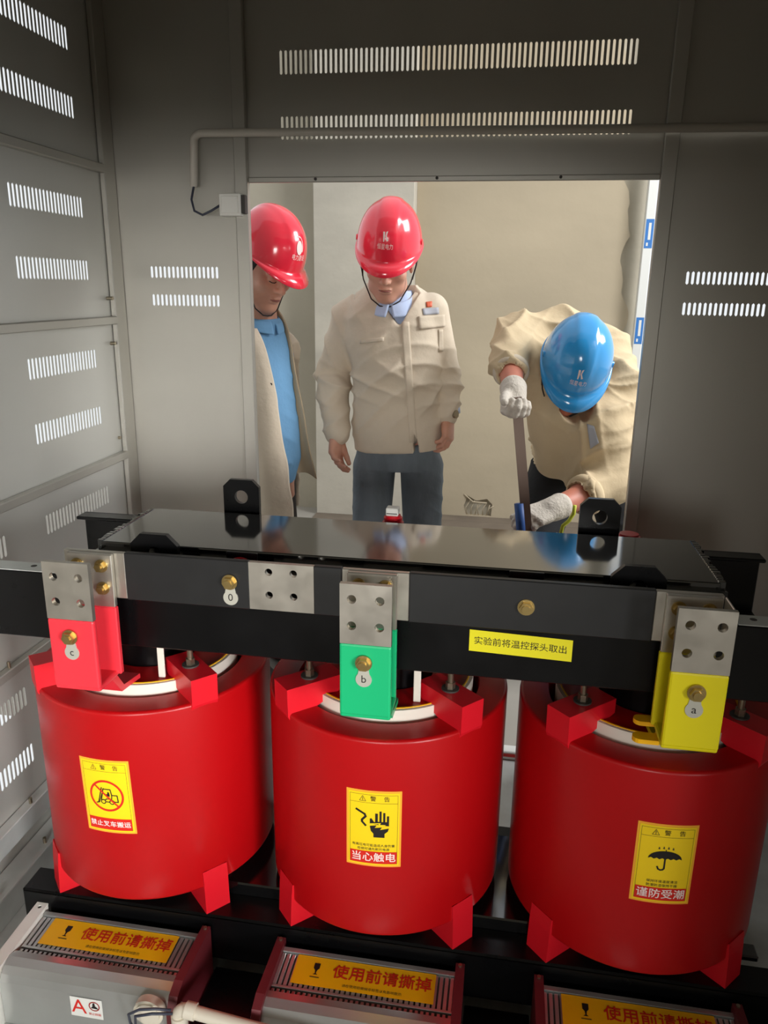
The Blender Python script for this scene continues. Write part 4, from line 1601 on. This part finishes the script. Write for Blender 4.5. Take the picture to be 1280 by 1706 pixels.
    drape([jacket], [P(668, 536), P(682, 536), P(695, 738), P(683, 738)], 'jacket_beige', 'placket', r, 0.0025, 4, 24, 0.003)
    drape([jacket], [P(697, 527), P(741, 524), P(742, 544), P(699, 549)], 'jacket_beige', 'pocket_flap', r, 0.004, 10, 6, 0.004)
    drape([jacket], [P(600, 566), P(640, 562), P(640, 568), P(600, 573)], 'jacket_beige', 'pocket_seam', r, 0.003, 10, 3, 0.003)
    drape([jacket], [P(704, 514), P(731, 512), P(732, 523), P(706, 525)], 'badge_grey', 'name_badge', r, 0.003, 6, 3, 0.001, label='small grey and blue embroidered name')
    drape([jacket], [P(710, 503), P(720, 502), P(720, 511), P(711, 512)], 'badge_red', 'pin_badge', r, 0.003, 3, 3, 0.002, label='tiny red and gold pin')
    drape([jacket], [P(731, 549), P(738, 549), P(739, 585), P(731, 586)], 'jacket_beige', 'pocket_edge', r, 0.003, 3, 8, 0.003)
    # cuffs
    MB().tube([A3(560, 700, 2.785), A3(561, 722, 2.765)], [0.047, 0.045], 'jacket_beige', 28).build('jacket_cuff', r)
    MB().tube([A3(744, 664, 2.845), A3(746, 680, 2.835)], [0.049, 0.047], 'jacket_beige', 28).build('jacket_cuff', r)
    MB().tube([A3(561, 722, 2.765), A3(561, 726, 2.762)], 0.040, 'shirt_pale', 24).build('shirt_cuff', r)
    # jeans
    F = Field(*smooth_bbox([hipL, hipR, ankL, ankR], 0.14), 0.008)
    F.loft([(A3(663, 778, 2.86), 0.162, 0.108), (A3(663, 735, 2.86), 0.156, 0.106)], (1, 0, 0), 0.03)
    F.chain([hipL + [0, 0, -0.02], kneeL, ankL], [0.083, 0.072, 0.066], 0.012)
    F.chain([hipR + [0, 0, -0.02], kneeR, ankR], [0.083, 0.072, 0.066], 0.012)
    V, Fc = F.mesh(1)
    V = folds(V, Fc, 0.004, [((0.3, 0.2, 1), 0.13), ((-0.5, 0.2, 1), 0.17)], 3)
    to_mesh('jeans', (V, Fc), 'denim', r)
    shoe(ankL * [1, 1, 0], -8, r)
    shoe(ankR * [1, 1, 0], 12, r)
    return r


person_middle()
def person_right():
    """bending over with a steel bar in both gloved hands"""
    r = empty('person', A3(960, 800, 3.0) * [1, 1, 0], 'person in blue hard hat and tan jacket bending forward with white gloves', 'person')
    R = frame(-3, 40, 10)
    dome_mid = A3(968, 588, 2.50)
    ho = dome_mid - R @ np.array([0, 0.02, 0.115])
    neck = A3(968, 615, 2.74)
    pel = np.array([0.285, 3.08, 0.84])
    shL, elL, wrL = A3(864, 562, 2.76), A3(849, 600, 2.55), A3(856, 652, 2.38)
    shR, elR, wrR = A3(1026, 650, 2.70), A3(1018, 806, 2.52), A3(922, 848, 2.33)
    hipL, hipR = A3(925, 790, 3.02), A3(1020, 795, 3.04)
    kneeL, kneeR = np.array([hipL[0] - 0.08, 2.74, 0.50]), np.array([hipR[0] + 0.06, 2.80, 0.50])
    ankL, ankR = np.array([kneeL[0] - 0.01, 3.02, 0.09]), np.array([kneeR[0] + 0.01, 3.12, 0.09])
    parts = [add_head(ho, R, neck, 0.058)]
    F = Field(*smooth_bbox([shL, shR, ankL, ankR, pel, neck, wrL, wrR], 0.16), 0.011)
    F.loft([(pel, 0.15, 0.10), (pel * 0.5 + neck * 0.5, 0.14, 0.10), (pel * 0.12 + neck * 0.88, 0.14, 0.08), (neck, 0.05, 0.05)], (1, 0, 0), 0.03)
    F.chain([shL, elL], [0.045, 0.034]).chain([shR, elR], [0.045, 0.034])
    F.chain([hipL, kneeL, ankL], [0.075, 0.055, 0.04]).chain([hipR, kneeR, ankR], [0.075, 0.055, 0.04])
    parts.append(F.mesh(1))
    F = Field(*smooth_bbox([elL, wrL, elR, wrR], 0.08), 0.005)
    F.cone(elL, wrL, 0.043, 0.030).cone(elR, wrR, 0.050, 0.032, 0.02)
    F.ell(elR * 0.6 + wrR * 0.4, (0.052, 0.046, 0.044), None, 0.03)
    parts.append(F.mesh(1))
    to_mesh('body', parts, 'skin_flushed', r)
    head_extras(ho, R, r)
    hard_hat(ho, R, 'hat_blue', r, 'mark', '恒星电力', straps=True)
    # jacket
    w = (neck - pel) / np.linalg.norm(neck - pel)
    fw = np.cross(w, np.array([1.0, 0, 0]))          # towards the chest side
    if fw[2] > 0: fw = -fw
    lo, hi = smooth_bbox([shL, elL, shR, elR, neck, pel, A3(975, 828, 2.42)], 0.19)
    F = Field(lo, hi, 0.006)
    mix = lambda t: pel * (1 - t) + neck * t
    st = [(mix(0.02) + fw * 0.045, 0.165, 0.145), (mix(0.25) + fw * 0.05, 0.175, 0.150), (mix(0.5) + fw * 0.035, 0.180, 0.145), (mix(0.72), 0.185, 0.130), (mix(0.88), 0.165, 0.105), (mix(1.0), 0.095, 0.080), (mix(1.06), 0.075, 0.07)]
    F.loft(st, (1, 0, 0), 0.03, 2.3)
    F.chain([shL, elL], [0.078, 0.060], 0.04)
    F.cone(elL, elL * 0.65 + wrL * 0.35, 0.058, 0.050, 0.02)
    F.chain([shR, elR], [0.088, 0.074], 0.04)
    slv = elR * 0.52 + wrR * 0.48
    F.cone(elR, slv, 0.070, 0.060, 0.03)
    F.ell(A3(1000, 730, 2.56), (0.09, 0.07, 0.11), None, 0.05)
    F.chain([shL, A3(935, 560, 2.84), A3(1000, 590, 2.84), shR], [0.078, 0.095, 0.095, 0.088], 0.05)
    F.chain([A3(905, 610, 2.72), A3(918, 700, 2.70)], [0.085, 0.085], 0.05)
    # loose front hanging forward
    F.chain([A3(930, 690, 2.62), A3(925, 765, 2.72)], [0.085, 0.075], 0.05)
    F.chain([A3(985, 700, 2.60), A3(975, 780, 2.66)], [0.09, 0.08], 0.05)
    # open collar below the chin
    v0 = A3(962, 700, 2.52)
    F.cone(v0 + UP * 0.06 + [0.0, 0.10, 0], v0 + UP * 0.02 - [0, 0.10, 0], 0.062, 0.040, 0.01, cut=True)
    F.cone(wrL, elL, 0.036, 0.040, 0.004, cut=True)
    F.cone(wrR, elR * 0.6 + wrR * 0.4, 0.045, 0.050, 0.004, cut=True)
    V, Fc = F.mesh(1)
    V = folds(V, Fc, 0.015, [((1, 0.1, 0.4), 0.16), ((0.6, 0.2, 1), 0.20), ((-0.8, 0.2, 1), 0.16), ((0.2, 0.2, 1), 0.13)], 11)
    jacket = to_mesh('jacket', (V, Fc), 'jacket_tan', r)
    # collar leaves standing around the neck
    mb = MB()
    c = neck + w * 0.01
    for s in (-1, 1):
        rows = []
        for t in np.linspace(0, 1, 8):
            a = -pi / 2 + s * (pi - pi * 0.80 * t)
            dv = np.array([1.0, 0, 0]) * cos(a) - fw * sin(a) * 1.0
            fr = max(0, -sin(a))
            top = c + dv * 0.080 + w * (0.055 - 0.05 * fr)
            mid = c + dv * 0.096 + w * (0.050 - 0.07 * fr)
            bot = c + dv * 0.120 + w * (0.010 - 0.09 * fr)
            rows.append([top, mid, bot])
        V, Fc = cloth_sheet(rows, None, 4)
        mb.add(V, Fc.tolist(), 'jacket_tan', True)
    o = mb.build('jacket_collar', r, recalc=False)
    sd = o.modifiers.new('thickness', 'SOLIDIFY'); sd.thickness = 0.005
    P = lambda px, py: A3(px, py, 2.45)
    drape([jacket], [P(978, 706), P(990, 710), P(998, 738), P(984, 748)], 'badge_grey', 'name_badge', r, 0.003, 6, 6, 0.002, label='pale grey badge on the chest')
    # rolled cuffs
    d = (wrL - elL) / np.linalg.norm(wrL - elL)
    e = elL * 0.62 + wrL * 0.38
    MB().tube([e - d * 0.022, e - d * 0.01, e + d * 0.006, e + d * 0.012], [0.052, 0.057, 0.057, 0.050], 'jacket_beige', 28).build('jacket_cuff', r)
    d = (wrR - elR) / np.linalg.norm(wrR - elR)
    MB().tube([slv - d * 0.025, slv - d * 0.012, slv + d * 0.008, slv + d * 0.016], [0.062, 0.068, 0.067, 0.058], 'jacket_tan', 28).build('jacket_cuff', r)
    # black trousers
    F = Field(*smooth_bbox([hipL, hipR, kneeL, kneeR, ankL, ankR, pel], 0.17), 0.009)
    F.loft([(A3(972, 840, 3.03), 0.16, 0.12), (pel + [0, 0, 0.05], 0.165, 0.12)], (1, 0, 0), 0.03)
    F.chain([hipL, kneeL, ankL], [0.105, 0.082, 0.066], 0.03).chain([hipR, kneeR, ankR], [0.105, 0.082, 0.066], 0.03)
    V, Fc = F.mesh(1)
    V = folds(V, Fc, 0.005, [((0.3, 0.2, 1), 0.13)], 4)
    to_mesh('trousers', (V, Fc), 'trouser_black', r)
    shoe(ankL * [1, 1, 0], -10, r)
    shoe(ankR * [1, 1, 0], 10, r)
    # gloves
    top = A3(863, 690, 2.29)
    bot = A3(878, 878, 2.25)
    ax = (bot - top) / np.linalg.norm(bot - top)
    fist = A3(860, 706, 2.325)
    d1 = np.array([0.05, -0.62, -0.75])
    n1 = np.array([0.75, -0.25, 0.3])

    def glove(wrist, elbow, d, nrm, s, cuff, curl, thumb, spread=1.0):
        d = np.array(d) / np.linalg.norm(d)
        F = Field(wrist - 0.19, wrist + 0.19, 0.003)
        b = (wrist - elbow) / np.linalg.norm(wrist - elbow)
        F.cone(wrist - b * cuff, wrist, 0.041, 0.034, 0.012)
        F.cone(wrist, wrist + d * 0.02, 0.033, 0.030, 0.02)
        add_hand(F, wrist, d, nrm, s, curl=curl, thumb=thumb, fat=0.003, spread=spread)
        V, Fc = F.mesh(1)
        return to_mesh('glove', (V, Fc), 'glove', r, label='off white knitted work glove')
    glove(wrL + (wrL - elL) * 0.02, elL, (0.06, -0.72, -0.62), (0.30, -0.6, 0.5), 1, 0.020, (0.75, 1.0, 0.7), (0.75, 0.45, 0.5))
    glove(wrR, elR, A3(872, 866, 2.25) - wrR, (-0.25, 0.35, -0.9), -1, 0.028, (0.45, 0.7, 0.5), (0.8, 0.45, 0.4))
    # the bar they hold: a thing of its own
    q = empty('steel_bar', (bot[0], bot[1], 0.0), 'long flat steel bar with blue grip held upright between white gloves', 'tool')
    bx = np.array([1.0, 0.1, 0])
    bx = bx - ax * (bx @ ax); bx /= np.linalg.norm(bx)
    by = np.cross(ax, bx)

    def bar(p0, p1, hw, ht, m, name):
        vs = []
        for p in (p0, p1):
            for sx, sy in ((-1, -1), (1, -1), (1, 1), (-1, 1)):
                vs.append(p + bx * sx * hw + by * sy * ht)
        return MB().add(vs, [[3, 2, 1, 0], [4, 5, 6, 7]] + [[i, (i + 1) % 4, 4 + (i + 1) % 4, 4 + i] for i in range(4)], m).build(name, q)
    bar(top - ax * 0.05, bot + ax * 0.02, 0.0145, 0.005, 'tool_steel', 'shaft')
    g0 = A3(872, 838, 2.262)
    MB().tube([g0 + bx * -0.012, g0 + bx * -0.012 + ax * 0.07, g0 + bx * -0.012 + ax * 0.5], 0.015, 'tool_blue', 16).build('grip', q, label='blue grip')
    return r


def person_left():
    """profile behind the post, open jacket over a blue shirt"""
    r = empty('person', A3(430, 700, 2.68) * [1, 1, 0], 'person in red hard hat, open beige jacket and blue shirt, half behind the post', 'person')
    ho = A3(441, 449, 2.60)
    R = frame(58, 24, 3)
    f = np.array([0.85, -0.527, 0])
    lat = np.array([0.527, 0.85, 0])                 # towards the far side
    neck = A3(432, 545, 2.66)
    cen = lambda px, py: A3(px, py, 2.66)
    hip = cen(420, 800)
    hipN, hipF = hip - lat * 0.09, hip + lat * 0.09
    kneeN, kneeF = hipN * [1, 1, 0] + f * 0.02 + UP * 0.49, hipF * [1, 1, 0] + f * 0.04 + UP * 0.49
    ankN, ankF = hipN * [1, 1, 0] - f * 0.03 + UP * 0.09, hipF * [1, 1, 0] + UP * 0.09
    shN, shF = cen(424, 580) - lat * 0.17, cen(412, 585) + lat * 0.15
    elN, wrN = shN - UP * 0.29 - f * 0.05, shN - UP * 0.53 + f * 0.02
    wrF = A3(478, 788, 2.70)
    elF = shF * 0.5 + wrF * 0.5 - f * 0.11
    parts = [add_head(ho, R, neck, 0.060)]
    F = Field(*smooth_bbox([shN, shF, ankN, ankF, neck], 0.16), 0.011)
    F.loft([(hip, 0.12, 0.08), (cen(424, 650), 0.11, 0.07), (cen(424, 590), 0.11, 0.055), (neck, 0.05, 0.05)], -lat, 0.03)
    F.chain([shN, elN, wrN], [0.038, 0.034, 0.028]).chain([shF, elF, wrF], [0.036, 0.034, 0.028])
    F.chain([hipN, kneeN, ankN], [0.075, 0.055, 0.04]).chain([hipF, kneeF, ankF], [0.075, 0.055, 0.04])
    parts.append(F.mesh(1))
    parts.append(hand_mesh(wrF, elF, (0.05, -0.05, -1), (-0.6, -0.6, 0), 1, curl=(0.4, 0.5, 0.4)))
    parts.append(hand_mesh(wrN, elN, (0.1, -0.05, -1), tuple(lat), 1, curl=(0.4, 0.5, 0.4)))
    to_mesh('body', parts, 'skin', r)
    head_extras(ho, R, r)
    hard_hat(ho, R, 'hat_red', r, 'emblem', '电力建设', straps=True, strap_side=(-1, 1))
    # blue shirt
    F = Field(*smooth_bbox([cen(430, 830), cen(430, 500)], 0.26), 0.006)
    F.loft([(cen(428, 800), 0.150, 0.120), (cen(432, 760), 0.155, 0.134), (cen(432, 720), 0.155, 0.130), (cen(426, 660), 0.155, 0.116), (cen(423, 610), 0.155, 0.104), (cen(424, 575), 0.145, 0.090), (cen(430, 548), 0.095, 0.080), (cen(433, 528), 0.070, 0.072)], -lat, 0.02, 2.2)
    F.cone(shF, shF * 0.4 + elF * 0.6, 0.060, 0.054, 0.03)
    F.cone(shN, shN * 0.4 + elN * 0.6, 0.060, 0.054, 0.03)
    V, Fc = F.mesh(2)
    V = folds(V, Fc, 0.005, [((0.3, 0.3, 1), 0.17), ((1, 0.3, 0.6), 0.15)], 6)
    to_mesh('shirt', (V, Fc), 'shirt_blue', r)
    mb = MB()
    c = cen(432, 542)
    for s in (-1, 1):
        rows = []
        for t in np.linspace(0, 1, 7):
            a = s * (pi - pi * 0.96 * t)
            dv = f * cos(a) + lat * sin(a)
            fr = max(0, cos(a))
            rows.append([c + dv * 0.070 + UP * (0.040 - 0.025 * fr), c + dv * 0.082 + UP * (0.028 - 0.03 * fr), c + dv * 0.088 + UP * (0.006 - 0.034 * fr)])
        V, Fc = cloth_sheet(rows, None, 4)
        mb.add(V, Fc.tolist(), 'shirt_blue', True)
    o = mb.build('shirt_collar', r, recalc=False)
    sd = o.modifiers.new('thickness', 'SOLIDIFY'); sd.thickness = 0.004
    # jacket: back, shoulders, sleeves; then the two open fronts
    F = Field(*smooth_bbox([cen(425, 850), cen(425, 520), shN, shF, wrN, wrF], 0.22), 0.0075)

    def wedge(P, x, y, s):
        q = P - cen(428, 700)
        u, v = q @ f, q @ lat
        return -np.maximum(-(u - 0.02), np.abs(v) - 0.25)
    F.loft([(cen(416, 850), 0.205, 0.165), (cen(420, 740), 0.200, 0.165), (cen(420, 640), 0.195, 0.145), (cen(424, 580), 0.185, 0.112), (cen(429, 552), 0.120, 0.092), (cen(431, 535), 0.088, 0.085)], -lat, 0.02, 2.2, shell=0.008, cutfn=wedge)
    F.chain([shN, elN, wrN], [0.076, 0.064, 0.046], 0.02).chain([shF, elF, elF * 0.25 + wrF * 0.75], [0.074, 0.062, 0.048], 0.02)
    V, Fc = F.mesh(1)
    V = folds(V, Fc, 0.005, [((0.4, 0.2, 1), 0.17), ((-0.5, 0.2, 1), 0.15)], 8)
    mb = MB().add(V, Fc.tolist(), 'jacket_beige', True)
    near = []
    for py, e, Ye in ((548, 428, 2.57), (582, 443, 2.545), (653, 460, 2.52), (684, 464, 2.51), (738, 472, 2.50), (774, 480, 2.495), (810, 483, 2.495), (846, 489, 2.495), (900, 489, 2.50)):
        k = (py - 548) / 300
        near.append([A3(e, py, Ye - 0.03), A3(e - 16 - 6 * k, py, Ye - 0.045), A3(e - 42 - 8 * k, py, Ye - 0.04), A3(e - 74 - 8 * k, py, Ye + 0.03)])
    V, Fc = cloth_sheet(near, None, 5)
    o1 = MB().add(V, Fc.tolist(), 'jacket_beige', True)
    far = []
    for py, e, i in ((512, 455, 445), (517, 463, 446), (551, 480, 452), (626, 493, 462), (684, 505, 474), (742, 514, 488), (776, 522, 490), (798, 527, 489)):
        far.append([A3(i - 14, py - (6 if py > 770 else 0), 2.66), A3((i + e) / 2, py - (11 if py > 790 else 0), 2.715), A3(e, py, 2.70)])
    V2, Fc2 = cloth_sheet(far, None, 5)
    jk = mb.build('jacket', r, recalc=False)
    o1 = o1.build('jacket_front', r, recalc=False)
    o2 = MB().add(V2, Fc2.tolist(), 'jacket_lining', True).build('jacket_front', r, recalc=False, label='open far front of the jacket showing its lining')
    for o in (o1, o2):
        sd = o.modifiers.new('thickness', 'SOLIDIFY'); sd.thickness = 0.004
    for px, py in ((452, 640), (479, 838)):
        p = A3(px, py, 2.49)
        MB().cyl(p, p - np.array([0, 0.006, 0]), 0.005, 'strap', n=12).build('button', r)
    # trousers
    F = Field(*smooth_bbox([hipN, hipF, ankN, ankF], 0.15), 0.009)
    F.loft([(hip - UP * 0.06, 0.165, 0.125), (hip + UP * 0.04, 0.16, 0.125)], -lat, 0.03)
    F.chain([hipN - UP * 0.03, kneeN, ankN], [0.092, 0.076, 0.066], 0.02).chain([hipF - UP * 0.03, kneeF, ankF], [0.092, 0.076, 0.066], 0.02)
    to_mesh('trousers', F.mesh(1), 'trouser_dark', r)
    shoe(ankN * [1, 1, 0], 58, r)
    shoe(ankF * [1, 1, 0], 58, r)
    return r


person_right()
person_left()

# green and yellow earth wire beyond the beam
o = MB().tube([A3(958, 842, 2.27), A3(956, 856, 2.27), A3(948, 868, 2.265), A3(938, 876, 2.26), A3(932, 900, 2.26), A3(930, 1000, 2.26)], 0.006, 'wire_yellow', 10).build('cable')
tag(o, 'yellow green earth wire curling beside the gloved hands', 'cable')
